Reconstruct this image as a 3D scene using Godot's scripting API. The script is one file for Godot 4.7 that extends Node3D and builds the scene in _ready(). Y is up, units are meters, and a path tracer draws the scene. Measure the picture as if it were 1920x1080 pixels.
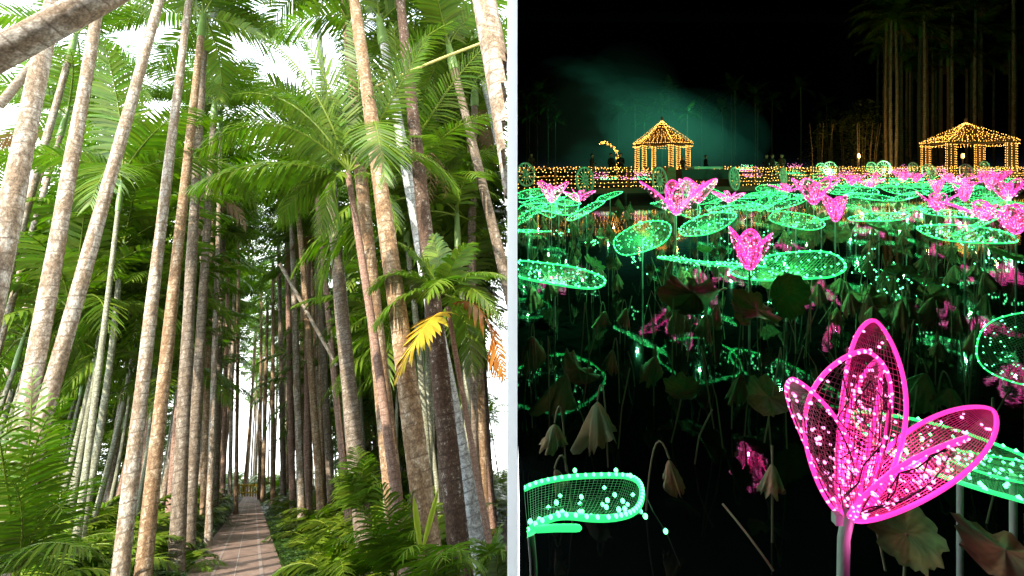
extends Node3D
# Two places side by side, divided by one tall added wall: a palm grove by day on a falling slope, and a
# lotus pond strung with lights under a closed shell as night sky.

const FOCAL := 807.0
const EYE := Vector3(0, 2, 0)
const UP_DAY := Vector3(-0.217, 0.8546, -0.472)      # the way the palms of the grove grow
const SLOPE := 0.7187                                # fall of the grove's ground per metre of depth
const GROUND_DROP := 1.9

var M := {}
var counts := {}
var day_things := []
var night_things := []
var rng := RandomNumberGenerator.new()
var FR := {}


# ------------------------------------------------------------------ mesh helper
class Build:
	var v := PackedVector3Array()
	var n := PackedVector3Array()
	var c := PackedColorArray()
	var t := PackedVector2Array()
	var i := PackedInt32Array()

	func vert(p: Vector3, nn: Vector3, col := Color.WHITE, uv := Vector2.ZERO) -> int:
		v.append(p); n.append(nn); c.append(col); t.append(uv)
		return v.size() - 1

	func face(a: int, b: int, d: int) -> void:
		var g := (v[b] - v[a]).cross(v[d] - v[a])
		if g.dot(n[a] + n[b] + n[d]) > 0.0:
			i.append(a); i.append(d); i.append(b)
		else:
			i.append(a); i.append(b); i.append(d)

	func tri(a: Vector3, b: Vector3, d: Vector3, col := Color.WHITE) -> void:
		var nn := (b - a).cross(d - a).normalized()
		face(vert(a, nn, col, Vector2(0, 0)), vert(b, nn, col, Vector2(1, 0)), vert(d, nn, col, Vector2(0, 1)))

	func quad(a: Vector3, b: Vector3, d: Vector3, e: Vector3, col := Color.WHITE) -> void:
		var nn := (b - a).cross(e - a).normalized()
		var q := [vert(a, nn, col, Vector2(0, 0)), vert(b, nn, col, Vector2(1, 0)), vert(d, nn, col, Vector2(1, 1)), vert(e, nn, col, Vector2(0, 1))]
		face(q[0], q[1], q[2]); face(q[0], q[2], q[3])

	func box(at: Vector3, size: Vector3, basis := Basis(), col := Color.WHITE) -> void:
		var h := size / 2
		for ax in 3:
			for s in [-1.0, 1.0]:
				var w := Vector3.ZERO; w[ax] = s
				var a := Vector3.ZERO; a[(ax + 1) % 3] = 1
				var b := Vector3.ZERO; b[(ax + 2) % 3] = 1
				var q := []
				for k in [[-1, -1], [1, -1], [1, 1], [-1, 1]]:
					q.append(vert(at + basis * (w * h + a * k[0] * h + b * k[1] * h), basis * w, col))
				face(q[0], q[1], q[2]); face(q[0], q[2], q[3])

	# a tube through points with a radius each
	func tube(p: Array, r: Array, sides := 6, col := Color.WHITE, closed := false, caps := true, vlen := 1.0) -> void:
		var m := p.size()
		var ref := Vector3.UP
		var d0: Vector3 = (p[1] - p[0]).normalized()
		if absf(d0.dot(ref)) > 0.9: ref = Vector3.RIGHT
		var xa := d0.cross(ref).normalized()
		var first := v.size()
		for k in m:
			var d: Vector3
			if closed: d = (p[(k + 1) % m] - p[(k + m - 1) % m]).normalized()
			else: d = (p[mini(k + 1, m - 1)] - p[maxi(k - 1, 0)]).normalized()
			xa = (xa - d * xa.dot(d)).normalized()
			var ya := d.cross(xa)
			var rr: float = r[k] if r.size() > 1 else r[0]
			for s in sides + 1:
				var a := TAU * s / sides
				var o := xa * cos(a) + ya * sin(a)
				vert(p[k] + o * rr, o, col, Vector2(float(s) / sides, vlen * k / (m - 1.0)))
		var w := sides + 1
		for k in (m if closed else m - 1):
			for s in sides:
				var a := first + k * w + s
				var b := first + ((k + 1) % m) * w + s
				face(a, a + 1, b + 1); face(a, b + 1, b)
		if caps and not closed:
			for e in [0, m - 1]:
				var dd: Vector3 = (p[1] - p[0]).normalized() * -1.0 if e == 0 else (p[m - 1] - p[m - 2]).normalized()
				var mid := vert(p[e], dd, col)
				var ring := []
				for s in sides: ring.append(vert(v[first + e * w + s], dd, col))
				for s in sides: face(mid, ring[s], ring[(s + 1) % sides])

	func ball(p: Vector3, r: float) -> void:
		var first := v.size()
		for a in 6:
			for b in 9:
				var th := PI * a / 5.0
				var ph := TAU * b / 8.0
				var o := Vector3(sin(th) * cos(ph), cos(th), sin(th) * sin(ph))
				vert(p + o * r, o)
		for a in 5:
			for b in 8:
				var k := first + a * 9 + b
				if a > 0: face(k, k + 1, k + 10)
				if a < 4: face(k, k + 10, k + 9)

	func bead(p: Vector3, r: float, col := Color.WHITE) -> void:
		if r < 0.0095:
			ball(p, r)
			return
		var q := []
		for o in [Vector3.RIGHT, Vector3.UP, Vector3.BACK, Vector3.LEFT, Vector3.DOWN, Vector3.FORWARD]: q.append(vert(p + o * r, o, col))
		for f in [[0, 1, 2], [1, 3, 2], [3, 4, 2], [4, 0, 2], [1, 0, 5], [3, 1, 5], [4, 3, 5], [0, 4, 5]]: face(q[f[0]], q[f[1]], q[f[2]])

	# a sheet of rows x columns points; smooth
	func sheet(rows: Array, cols: Array = [], wrap := false) -> void:
		var R := rows.size()
		var C: int = rows[0].size()
		var first := v.size()
		for a in R:
			for b in C:
				var dx: Vector3 = rows[a][(b + 1) % C if wrap else mini(b + 1, C - 1)] - rows[a][(b + C - 1) % C if wrap else maxi(b - 1, 0)]
				var dy: Vector3 = rows[mini(a + 1, R - 1)][b] - rows[maxi(a - 1, 0)][b]
				var nn := dx.cross(dy)
				nn = nn.normalized() if nn.length() > 1e-12 else Vector3.UP
				vert(rows[a][b], nn, cols[a][b] if cols else Color.WHITE, Vector2(float(b) / maxi(C - 1, 1), float(a) / maxi(R - 1, 1)))
		for a in R - 1:
			for b in (C if wrap else C - 1):
				var b2 := (b + 1) % C
				var q := [first + a * C + b, first + a * C + b2, first + (a + 1) * C + b2, first + (a + 1) * C + b]
				face(q[0], q[1], q[2]); face(q[0], q[2], q[3])

	func mesh() -> ArrayMesh:
		var arr := []
		arr.resize(Mesh.ARRAY_MAX)
		arr[Mesh.ARRAY_VERTEX] = v
		arr[Mesh.ARRAY_NORMAL] = n
		arr[Mesh.ARRAY_COLOR] = c
		arr[Mesh.ARRAY_TEX_UV] = t
		arr[Mesh.ARRAY_INDEX] = i
		var m := ArrayMesh.new()
		m.add_surface_from_arrays(Mesh.PRIMITIVE_TRIANGLES, arr)
		return m


# ------------------------------------------------------------------ scene helpers
func at(px: float, py: float, d: float) -> Vector3:
	return EYE + Vector3((px - 960.0) / FOCAL * d, (310.0 - py) / FOCAL * d, -d)

func ground_y(z: float) -> float:
	return EYE.y - GROUND_DROP + SLOPE * z

func numbered(called: String) -> String:
	var k: int = counts.get(called, 0)
	counts[called] = k + 1
	return called if k == 0 else "%s_%03d" % [called, k]

func tag(o: Node3D, label: String, category := "", group := "", kind := "") -> void:
	if label: o.set_meta("label", label)
	if category: o.set_meta("category", category)
	if group: o.set_meta("group", group)
	if kind: o.set_meta("kind", kind)

func thing(called: String, where: Vector3, label: String, category: String, group := "") -> Node3D:
	var o := Node3D.new()
	o.name = numbered(called)
	add_child(o)
	o.position = where
	tag(o, label, category, group)
	return o

func part(called: String, mesh: Mesh, mat: Material, parent: Node3D, xf := Transform3D()) -> MeshInstance3D:
	var o := MeshInstance3D.new()
	o.name = called
	o.mesh = mesh
	o.material_override = mat
	o.transform = xf
	parent.add_child(o, true)
	return o

func single(called: String, mesh: Mesh, mat: Material, where: Vector3, label: String, category: String, group := "", kind := "") -> MeshInstance3D:
	var o := MeshInstance3D.new()
	o.name = numbered(called)
	o.mesh = mesh
	o.material_override = mat
	add_child(o)
	o.position = where
	tag(o, label, category, group, kind)
	return o

func copy(src: Node3D, called: String, label := "", group := "") -> Node3D:
	var o: Node3D = src.duplicate()
	o.name = numbered(called)
	add_child(o)
	if label: o.set_meta("label", label)
	if group: o.set_meta("group", group)
	return o

func mat(color: Color, rough := 0.8, extra := {}) -> StandardMaterial3D:
	var m := StandardMaterial3D.new()
	m.albedo_color = color.linear_to_srgb()
	m.roughness = rough
	for k in extra: m.set(k, extra[k])
	return m

func glow(color: Color, energy: float) -> StandardMaterial3D:
	var m := StandardMaterial3D.new()
	m.albedo_color = Color(color.r, color.g, color.b).linear_to_srgb()
	m.roughness = 0.5
	m.emission_enabled = true
	m.emission = color.linear_to_srgb()
	m.emission_energy_multiplier = energy
	return m

func lamp(where: Vector3, color: Color, energy: float, size: float, parent: Node3D, called := "lamp") -> void:
	var l := OmniLight3D.new()
	l.name = called
	l.light_color = color.linear_to_srgb()
	l.light_energy = energy
	l.light_size = size
	l.omni_range = 40.0
	l.omni_attenuation = 2.0
	l.shadow_enabled = true
	parent.add_child(l, true)
	l.position = where

# what grows or stands against the dividing wall ends at it
func end_at_wall(things: Array, side: float, plane: float) -> void:
	var todo := []
	for t in things:
		if t is MeshInstance3D: todo.append(t)
		todo.append_array(t.find_children("*", "MeshInstance3D", true, false))
	for o in todo:
		var xf: Transform3D = o.global_transform
		var bb: AABB = xf * o.mesh.get_aabb()
		var lo: float = bb.position.x * side
		var hi: float = bb.end.x * side
		if minf(lo, hi) >= plane: continue
		if o.mesh is PrimitiveMesh: continue
		var arr: Array = o.mesh.surface_get_arrays(0)
		var v: PackedVector3Array = arr[Mesh.ARRAY_VERTEX]
		var idx: PackedInt32Array = arr[Mesh.ARRAY_INDEX]
		var ok := PackedByteArray()
		ok.resize(v.size())
		for k in v.size(): ok[k] = 1 if (xf * v[k]).x * side > plane else 0
		var keep := PackedInt32Array()
		for k in range(0, idx.size(), 3):
			if ok[idx[k]] and ok[idx[k + 1]] and ok[idx[k + 2]]:
				keep.append(idx[k]); keep.append(idx[k + 1]); keep.append(idx[k + 2])
		if str(o.name).contains("frond") and keep.size() < idx.size() * 0.6: keep.clear()
		if keep.is_empty():
			if o.get_child_count() == 0 and o.get_parent() != self:
				o.get_parent().remove_child(o)
				o.queue_free()
				continue
			o.mesh = null
			continue
		arr[Mesh.ARRAY_INDEX] = keep
		var m := ArrayMesh.new()
		m.add_surface_from_arrays(Mesh.PRIMITIVE_TRIANGLES, arr)
		o.mesh = m


# ------------------------------------------------------------------ textures
func bark(seed_: int, bark_a: Color, bark_b: Color, lichen: Color, lichen_share: float, scar: Color) -> Array:
	var W := 144
	var H := 1536
	var im := Image.create(W, H, false, Image.FORMAT_RGB8)
	var hm := Image.create(W, H, false, Image.FORMAT_RGB8)
	var a := FastNoiseLite.new(); a.seed = seed_; a.frequency = 1.0; a.fractal_octaves = 4
	var b := FastNoiseLite.new(); b.seed = seed_ + 7; b.frequency = 1.0; b.fractal_octaves = 2
	for y in H:
		var f := 1.0 - (y + 0.5) / H
		var along := f * 14.0
		for x in W:
			var an := TAU * x / W
			var cx := cos(an)
			var cz := sin(an)
			var n1 := a.get_noise_3d(cx * 1.9, along * 11.0, cz * 1.9)
			var n2 := b.get_noise_3d(cx * 6.5, along * 34.0, cz * 6.5)
			var n3 := b.get_noise_3d(cx * 0.8 + 9.0, along * 1.6, cz * 0.8)
			var ring := f * 72.0 + n1 * 0.06 + n3 * 0.08
			var rf := ring - floorf(ring)
			var patch := clampf(0.5 + n3 * 1.5 + n1 * 0.5, 0.0, 1.0)
			var col := bark_a.lerp(bark_b, patch)
			col = col * (1.0 + 0.32 * n1 + 0.34 * n2)
			var li := n1 * 0.75 + n3 * 0.4 + n2 * 0.6
			if li > 1.0 - lichen_share * 1.6: col = col.lerp(lichen, clampf((li - 1.0 + lichen_share * 1.6) * 6.0, 0.0, 0.85))
			var sc := smoothstep(0.86, 0.93, rf) * clampf(0.75 + n3 * 0.8 + n1 * 0.8, 0.15, 1.0)
			col = col.lerp(scar, sc * 0.62)
			im.set_pixel(x, y, Color(clampf(col.r, 0, 1), clampf(col.g, 0, 1), clampf(col.b, 0, 1)))
			var hh := clampf(0.6 + 0.14 * n2 + 0.2 * n1 - sc * 0.5, 0, 1)
			hm.set_pixel(x, y, Color(hh, hh, hh))
	return [ImageTexture.create_from_image(im), ImageTexture.create_from_image(hm)]

func bark_mat(t: Array) -> StandardMaterial3D:
	var m := StandardMaterial3D.new()
	m.albedo_texture = t[0]
	m.roughness = 0.9
	m.metallic_specular = 0.3
	m.heightmap_enabled = true
	m.heightmap_texture = t[1]
	m.heightmap_scale = 0.6
	return m

func noise_tex(seed_: int, freq: float, ramp: Array, size := 512, as_normal := false) -> NoiseTexture2D:
	var f := FastNoiseLite.new(); f.seed = seed_; f.frequency = freq; f.fractal_octaves = 5
	var t := NoiseTexture2D.new()
	t.width = size; t.height = size; t.seamless = true; t.noise = f
	if as_normal:
		t.as_normal_map = true
		t.bump_strength = 3.0
		return t
	var g := Gradient.new()
	g.offsets = PackedFloat32Array(ramp.map(func(r): return r[0]))
	g.colors = PackedColorArray(ramp.map(func(r): return r[1]))
	t.color_ramp = g
	return t


# ------------------------------------------------------------------ setting
func _ready() -> void:
	rng.seed = 20240611
	# camera: level, lens shifted down
	var cam := Camera3D.new()
	cam.name = "camera"
	add_child(cam)
	cam.position = EYE
	cam.projection = Camera3D.PROJECTION_FRUSTUM
	cam.near = 0.05
	cam.far = 600.0
	cam.size = cam.near * 1080.0 / FOCAL
	cam.frustum_offset = Vector2(0, -230.0 / FOCAL * cam.near)
	cam.current = true
	# sky
	var env := Environment.new()
	env.background_mode = Environment.BG_SKY
	var sky := Sky.new()
	var sm := ProceduralSkyMaterial.new()
	sm.sky_top_color = Color(0.86, 0.92, 0.98)
	sm.sky_horizon_color = Color(0.97, 0.98, 0.99)
	sm.ground_bottom_color = Color(0.93, 0.95, 0.95)
	sm.ground_horizon_color = Color(0.97, 0.98, 0.99)
	sm.sky_energy_multiplier = 1.6
	sm.ground_energy_multiplier = 1.6
	sm.sun_angle_max = 1.0
	sky.sky_material = sm
	env.sky = sky
	env.tonemap_mode = Environment.TONE_MAPPER_LINEAR
	env.tonemap_exposure = 2.2
	env.sdfgi_enabled = true
	env.ssao_enabled = true
	env.ssil_enabled = true
	env.volumetric_fog_enabled = true
	env.volumetric_fog_density = 0.0
	var we := WorldEnvironment.new()
	we.name = "world_environment"
	we.environment = env
	add_child(we)
	# sun, high over the left shoulder
	var sun := DirectionalLight3D.new()
	sun.name = "sun"
	sun.light_color = Color(1.0, 0.965, 0.91)
	sun.light_energy = 1.6
	sun.light_angular_distance = 0.6
	sun.shadow_enabled = true
	add_child(sun)
	sun.look_at_from_position(Vector3.ZERO, Vector3(0.55, -0.95, -0.62))

	materials()
	structure()
	print("structure")
	fronds()
	grove()
	print("grove")
	undergrowth()
	print("undergrowth")
	far_bank()
	print("bank")
	pond_lights()
	print("pond lights")
	dried_leaves()
	print("leaves")
	end_at_wall(day_things, -1.0, 0.05)
	end_at_wall(night_things, 1.0, 0.05)


func materials() -> void:
	var S := func(r, g, b): return Color(r / 255.0, g / 255.0, b / 255.0)
	M.bark_tan = bark_mat(bark(3, S.call(126, 108, 88), S.call(156, 146, 132), S.call(192, 188, 178), 0.34, S.call(84, 70, 56)))
	M.bark_ochre = bark_mat(bark(11, S.call(124, 98, 72), S.call(146, 124, 98), S.call(188, 180, 166), 0.36, S.call(80, 60, 42)))
	M.bark_dark = bark_mat(bark(19, S.call(104, 90, 74), S.call(120, 108, 94), S.call(172, 170, 160), 0.30, S.call(62, 52, 42)))
	M.bark_brown = bark_mat(bark(23, S.call(80, 62, 50), S.call(90, 74, 62), S.call(182, 182, 174), 0.36, S.call(52, 40, 32)))
	M.bark_pale = bark_mat(bark(31, S.call(160, 158, 152), S.call(188, 190, 188), S.call(206, 208, 204), 0.36, S.call(84, 82, 78)))
	M.bark_red = bark_mat(bark(43, S.call(128, 100, 84), S.call(138, 112, 96), S.call(180, 170, 160), 0.28, S.call(88, 64, 52)))
	M.bark_green = bark_mat(bark(47, S.call(124, 122, 100), S.call(144, 144, 122), S.call(190, 194, 180), 0.34, S.call(70, 68, 50)))
	var leaf := func(c: Color, back: Color, rough: float):
		return mat(c, rough, {"vertex_color_use_as_albedo": true, "backlight_enabled": true, "backlight": back, "metallic_specular": 0.45})
	M.leaf = leaf.call(Color(1.35, 1.22, 1.0), Color(0.7, 0.85, 0.25), 0.34)
	M.leaf_yellow = mat(Color(6.6, 2.6, 1.8), 0.5, {"vertex_color_use_as_albedo": true, "backlight_enabled": true, "backlight": Color(0.8, 0.6, 0.1)})
	M.leaf_orange = mat(Color(4.4, 0.95, 1.0), 0.55, {"vertex_color_use_as_albedo": true, "backlight_enabled": true, "backlight": Color(0.7, 0.35, 0.08)})
	M.leaf_dead = mat(Color(0.20, 0.115, 0.055), 0.8, {"backlight_enabled": true, "backlight": Color(0.3, 0.2, 0.1)})
	M.shaft = mat(Color(0.13, 0.22, 0.05), 0.4)
	M.stem_green = mat(Color(0.10, 0.17, 0.05), 0.5)
	M.path = StandardMaterial3D.new()
	M.path.albedo_texture = noise_tex(5, 0.012, [[0.0, S.call(128, 102, 88)], [0.45, S.call(154, 126, 110)], [0.7, S.call(168, 139, 122)], [1.0, S.call(186, 160, 144)]])
	M.path.uv1_triplanar = true; M.path.uv1_world_triplanar = true; M.path.uv1_scale = Vector3(0.35, 0.35, 0.35)
	M.path.roughness = 0.85
	M.path.detail_enabled = true
	M.path.detail_albedo = noise_tex(8, 0.09, [[0.0, Color(0.72, 0.7, 0.68)], [0.5, Color(0.95, 0.94, 0.93)], [1.0, Color(1, 1, 1)]])
	M.path.detail_blend_mode = BaseMaterial3D.BLEND_MODE_MUL
	M.path_line = mat(Color(0.48, 0.42, 0.36), 0.85)
	M.soil = StandardMaterial3D.new()
	M.soil.albedo_texture = noise_tex(6, 0.02, [[0.0, S.call(42, 34, 24)], [0.45, S.call(66, 54, 38)], [0.6, S.call(58, 66, 34)], [1.0, S.call(104, 86, 60)]])
	M.soil.uv1_triplanar = true; M.soil.uv1_world_triplanar = true; M.soil.uv1_scale = Vector3(0.5, 0.5, 0.5)
	M.soil.roughness = 0.95
	M.plaster = mat(Color(0.82, 0.82, 0.81), 0.9)
	M.night = mat(Color(0.006, 0.007, 0.010), 1.0, {"metallic_specular": 0.0})
	M.water = mat(Color(0.0022, 0.0032, 0.0030), 0.035, {"metallic_specular": 0.55})
	M.water.normal_enabled = true
	M.water.normal_texture = noise_tex(77, 0.010, [], 512, true)
	M.water.normal_scale = 0.07
	M.water.uv1_triplanar = true; M.water.uv1_world_triplanar = true; M.water.uv1_scale = Vector3(0.5, 0.5, 0.5)
	M.dark_ground = mat(Color(0.02, 0.022, 0.014), 0.95)
	M.wood = mat(Color(0.11, 0.06, 0.035), 0.75)
	M.wood_dark = mat(Color(0.035, 0.026, 0.022), 0.7)
	M.thatch = mat(Color(0.10, 0.045, 0.02), 0.9)
	M.wheel_paint = mat(Color(0.62, 0.62, 0.55), 0.6)
	M.black = mat(Color(0.012, 0.012, 0.014), 0.6)
	M.net_lit_green = mat(Color(0.08, 0.20, 0.10), 0.55)  # mesh tinted with the green glow of its bulbs
	M.net_lit_pink = mat(Color(0.52, 0.14, 0.26), 0.55)  # mesh coloured pink the way its bulbs light it
	M.wire = mat(Color(0.015, 0.02, 0.015), 0.5)
	M.rim_green = glow(Color(0.022, 0.62, 0.135), 1.0)
	M.bulb_green = glow(Color(0.12, 1.0, 0.36), 2.3)
	M.rim_pink = glow(Color(0.78, 0.032, 0.30), 1.0)
	M.bulb_pink = glow(Color(1.0, 0.26, 0.62), 1.8)
	M.bulb_warm = glow(Color(1.0, 0.46, 0.075), 6.0)
	M.stem_pipe = mat(Color(0.30, 0.30, 0.29), 0.5)
	M.dry = mat(Color(1, 1, 1), 0.85, {"vertex_color_use_as_albedo": true, "backlight_enabled": true, "backlight": Color(0.3, 0.3, 0.2)})
	M.stalk = mat(Color(0.15, 0.12, 0.07), 0.85)
	M.track = mat(Color(0.37, 0.275, 0.225), 0.88)
	M.rib = mat(Color(0.42, 0.36, 0.10), 0.6)
	M.bark_log = M.bark_tan.duplicate()
	M.bark_log.uv1_scale = Vector3(1, 0.35, 1)
	M.leaf_lime = mat(Color(0.40, 0.46, 0.06), 0.5, {"backlight_enabled": true, "backlight": Color(0.6, 0.7, 0.15)})
	M.yellow = mat(Color(0.62, 0.42, 0.03), 0.6)
	M.orange_wood = mat(Color(0.30, 0.12, 0.05), 0.7)
	M.lantern = glow(Color(1.0, 0.5, 0.12), 1.0)
	M.cloth = mat(Color(1, 1, 1), 0.9, {"vertex_color_use_as_albedo": true})


func structure() -> void:
	# grove ground: one sloping sheet
	var b := Build.new()
	var rows := []
	var depths := [2.95, 4.0, 6.0, 8.0, 10.0, 13.0, 17.0, 22.0, 30.0, 40.0, 60.0, 90.0, 140.0, 220.0]
	for d in depths:
		var row := []
		for k in 61:
			var x = -0.03 - (k / 60.0) * (6.0 + d * 1.9)
			row.append(Vector3(x, ground_y(-d) + (0.06 * sin(x * 2.1 + d) + 0.04 * sin(x * 5.0 - d * 3.0)) * smoothstep(2.0, 4.0, absf(x + 0.6075 * d)) - 0.025, -d))
		rows.append(row)
	b.sheet(rows)
	single("ground", b.mesh(), M.soil, Vector3.ZERO, "dark leaf-strewn soil sloping under the palms", "ground", "", "structure")
	# path: a sheet between two edges read on the ground
	var left := [[330, 1100], [365, 1053], [398, 1010], [422, 980], [438, 957], [449, 943], [455, 935], [459, 930]]
	var right := [[541, 1100], [525, 1053], [510, 1010], [500, 980], [492, 957], [487, 943], [484, 935], [481, 930]]
	b = Build.new()
	var pl := []
	var pr := []
	for k in left.size():
		pl.append(on_ground(left[k][0], left[k][1], 0.0)); pr.append(on_ground(right[k][0], left[k][1], 0.0))
	rows = []
	for k in pl.size():
		var row := []
		for j in 7: row.append(pl[k].lerp(pr[k], j / 6.0))
		rows.append(row)
	b.sheet(rows)
	var path := single("path", b.mesh(), M.path, Vector3.ZERO, "brown paved footpath running down between the palms", "path", "", "structure")
	for f in [[0.50, 0.008], [0.77, 0.04], [0.28, 0.03]]:
		b = Build.new()
		rows = []
		for k in pl.size():
			var wd: float = f[1]
			rows.append([pl[k].lerp(pr[k], f[0] - wd / 2) + Vector3(0, 0.006, 0), pl[k].lerp(pr[k], f[0] + wd / 2) + Vector3(0, 0.006, 0)])
		b.sheet(rows)
		var ln := part("painted_line" if f[0] == 0.5 else "wheel_track", b.mesh(), M.path_line if f[0] == 0.5 else M.track, path)
	# joints across the path are shallow strips of mortar
	# added dividing wall against daylight, its end skewed to catch the day sky
	b = Build.new()
	var e := 0.0372
	var poly := [Vector2(e, -2.97), Vector2(-e, -3.45), Vector2(-e, -160.0), Vector2(e, -160.0)]
	var y0 := -120.0
	var y1 := 42.0
	for k in 4:
		var p: Vector2 = poly[k]
		var q: Vector2 = poly[(k + 1) % 4]
		b.quad(Vector3(p.x, y0, p.y), Vector3(q.x, y0, q.y), Vector3(q.x, y1, q.y), Vector3(p.x, y1, p.y))
	var wall := single("added_dividing_wall", b.mesh(), M.plaster, Vector3.ZERO, "tall thin white wall added between the palm grove and the dark pond to stop daylight", "wall")
	# added dark shell for night sky, closing daylight off the pond and viewer
	b = Build.new()
	var X0 := 0.0
	var X1 := 95.0
	var Z0 := -120.0
	var Z1 := 9.0
	var YT := 42.0
	var box := func(c: Vector3, s: Vector3): b.box(c, s)
	box.call(Vector3((X0 + X1) / 2, YT + 0.5, (Z0 + Z1) / 2), Vector3(X1 - X0 + 2, 1, Z1 - Z0 + 2))
	box.call(Vector3((X0 + X1) / 2, (YT - 3) / 2, Z0 - 0.5), Vector3(X1 - X0 + 2, YT + 3, 1))
	box.call(Vector3(X1 + 0.5, (YT - 3) / 2, (Z0 + Z1) / 2), Vector3(1, YT + 3, Z1 - Z0))
	box.call(Vector3((X0 + X1) / 2 - 3, (YT - 3) / 2, Z1 + 0.5), Vector3(X1 - X0 + 8, YT + 3, 1))
	box.call(Vector3(0.0405, (YT - 1) / 2, -61.5), Vector3(0.003, YT + 1, 117))  # added dark sheet hiding the wall's lamp-lit pond face
	# added light-trap boxes over and beside the viewer, left of the wall
	box.call(Vector3(-0.3, (YT + 4.0) / 2, 3.03), Vector3(0.5, YT - 4.0, 11.95))
	box.call(Vector3(-2.8, 4.3, 3.05), Vector3(5.5, 0.6, 11.9))
	box.call(Vector3(-5.6, 0.9, 3.05), Vector3(0.6, 6.6, 11.9))
	box.call(Vector3(-2.8, -2.35, 3.05), Vector3(5.5, 0.5, 11.9))
	box.call(Vector3(0.25, -1.4, 3.05), Vector3(0.4, 2.3, 11.9))
	var vault := single("sky", b.mesh(), M.night, Vector3.ZERO, "added black shell serving as night sky and shutting daylight off the lotus pond", "sky", "", "structure")
	# pond
	b = Build.new()
	b.quad(Vector3(0.043, 0, 8.9), Vector3(94, 0, 8.9), Vector3(94, 0, -60), Vector3(0.043, 0, -60))
	single("water", b.mesh(), M.water, Vector3.ZERO, "black still pond water mirroring the lights", "water", "", "structure")


func on_ground(px: float, py: float, lift := 0.0) -> Vector3:
	var d := GROUND_DROP * FOCAL / (py - 310.0 - SLOPE * FOCAL)
	return at(px, py, d) + Vector3(0, lift, 0)


# ------------------------------------------------------------------ palms
func frond_mesh(pts: Array, up: Vector3, pairs: int, llen: float, droop: float, lift: float, width: float, seed_: int, lean := 0.75, tone := Color(0.080, 0.150, 0.017), bare := 0.1) -> ArrayMesh:
	var r := RandomNumberGenerator.new()
	r.seed = seed_
	var b := Build.new()
	var m := pts.size()
	var total := 0.0
	var acc := [0.0]
	for k in m - 1:
		total += pts[k].distance_to(pts[k + 1]); acc.append(total)
	var radii := []
	for k in m: radii.append(lerpf(0.022, 0.004, k / (m - 1.0)) * total / 2.4)
	b.tube(pts, radii, 4, Color(tone.r * 1.9, tone.g * 1.5, tone.b * 1.6), false, false)
	var down := -up
	for side in [-1.0, 1.0]:
		for k in pairs:
			var f := bare + (1.0 - bare) * (k + 0.5 + r.randf_range(-0.25, 0.25)) / pairs
			var s := f * total
			var q := 0
			while q < m - 2 and acc[q + 1] < s: q += 1
			var p: Vector3 = pts[q].lerp(pts[q + 1], clampf((s - acc[q]) / maxf(acc[q + 1] - acc[q], 1e-5), 0, 1))
			var tan_: Vector3 = (pts[q + 1] - pts[q]).normalized()
			var sd := tan_.cross(up)
			sd = sd.normalized() * side if sd.length() > 0.05 else Vector3.RIGHT * side
			var nup = sd.cross(tan_).normalized() * side
			if nup.dot(up) < 0: nup = -nup
			var env_ := sin(PI * clampf(0.18 + f * 0.80, 0, 1)) * 0.85 + 0.2
			var L := llen * env_ * r.randf_range(0.86, 1.1)
			var ahead := lerpf(lean * 0.6, lean * 1.9, f * f)
			var dir = (sd + tan_ * ahead + nup * (lift + r.randf_range(-0.12, 0.12))).normalized()
			var w := width * (0.75 + 0.5 * env_) * r.randf_range(0.8, 1.15)
			var wv := tan_ * w
			var g := r.randf_range(0.7, 1.35)
			var col := Color(tone.r * g * r.randf_range(0.85, 1.25), tone.g * g, tone.b * g)
			var dr := droop * r.randf_range(0.7, 1.35)
			var m1 = p + dir * L * 0.42 + down * L * dr * 0.18
			var m2 = p + dir * L * 0.78 + down * L * dr * 0.55
			var tip = p + dir * L * 0.97 + down * L * dr
			var nn = dir.cross(tan_).normalized()
			if nn.dot(up) < 0: nn = -nn
			var a0 := b.vert(p - wv * 0.35, nn, col)
			var a1 := b.vert(p + wv * 0.35, nn, col)
			var b0 := b.vert(m1 - wv * 0.55, nn, col)
			var b1 := b.vert(m1 + wv * 0.55, nn, col)
			var c0 := b.vert(m2 - wv * 0.34, nn, col)
			var c1 := b.vert(m2 + wv * 0.34, nn, col)
			var t0 := b.vert(tip, nn, col)
			b.face(a0, a1, b1); b.face(a0, b1, b0); b.face(b0, b1, c1); b.face(b0, c1, c0); b.face(c0, c1, t0)
	return b.mesh()

func arc(len_: float, e0: float, e1: float, side := 0.0, steps := 12) -> Array:
	var p := Vector3.ZERO
	var out := [p]
	for k in steps:
		var f := (k + 0.5) / steps
		var e := deg_to_rad(lerpf(e0, e1, f))
		p += Vector3(side * f, sin(e), cos(e)).normalized() * len_ / steps
		out.append(p)
	return out

func bez(a: Vector3, c: Vector3, d: Vector3, steps := 14) -> Array:
	var out := []
	for k in steps + 1:
		var f := k / float(steps)
		out.append(a.lerp(c, f).lerp(c.lerp(d, f), f))
	return out

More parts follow.
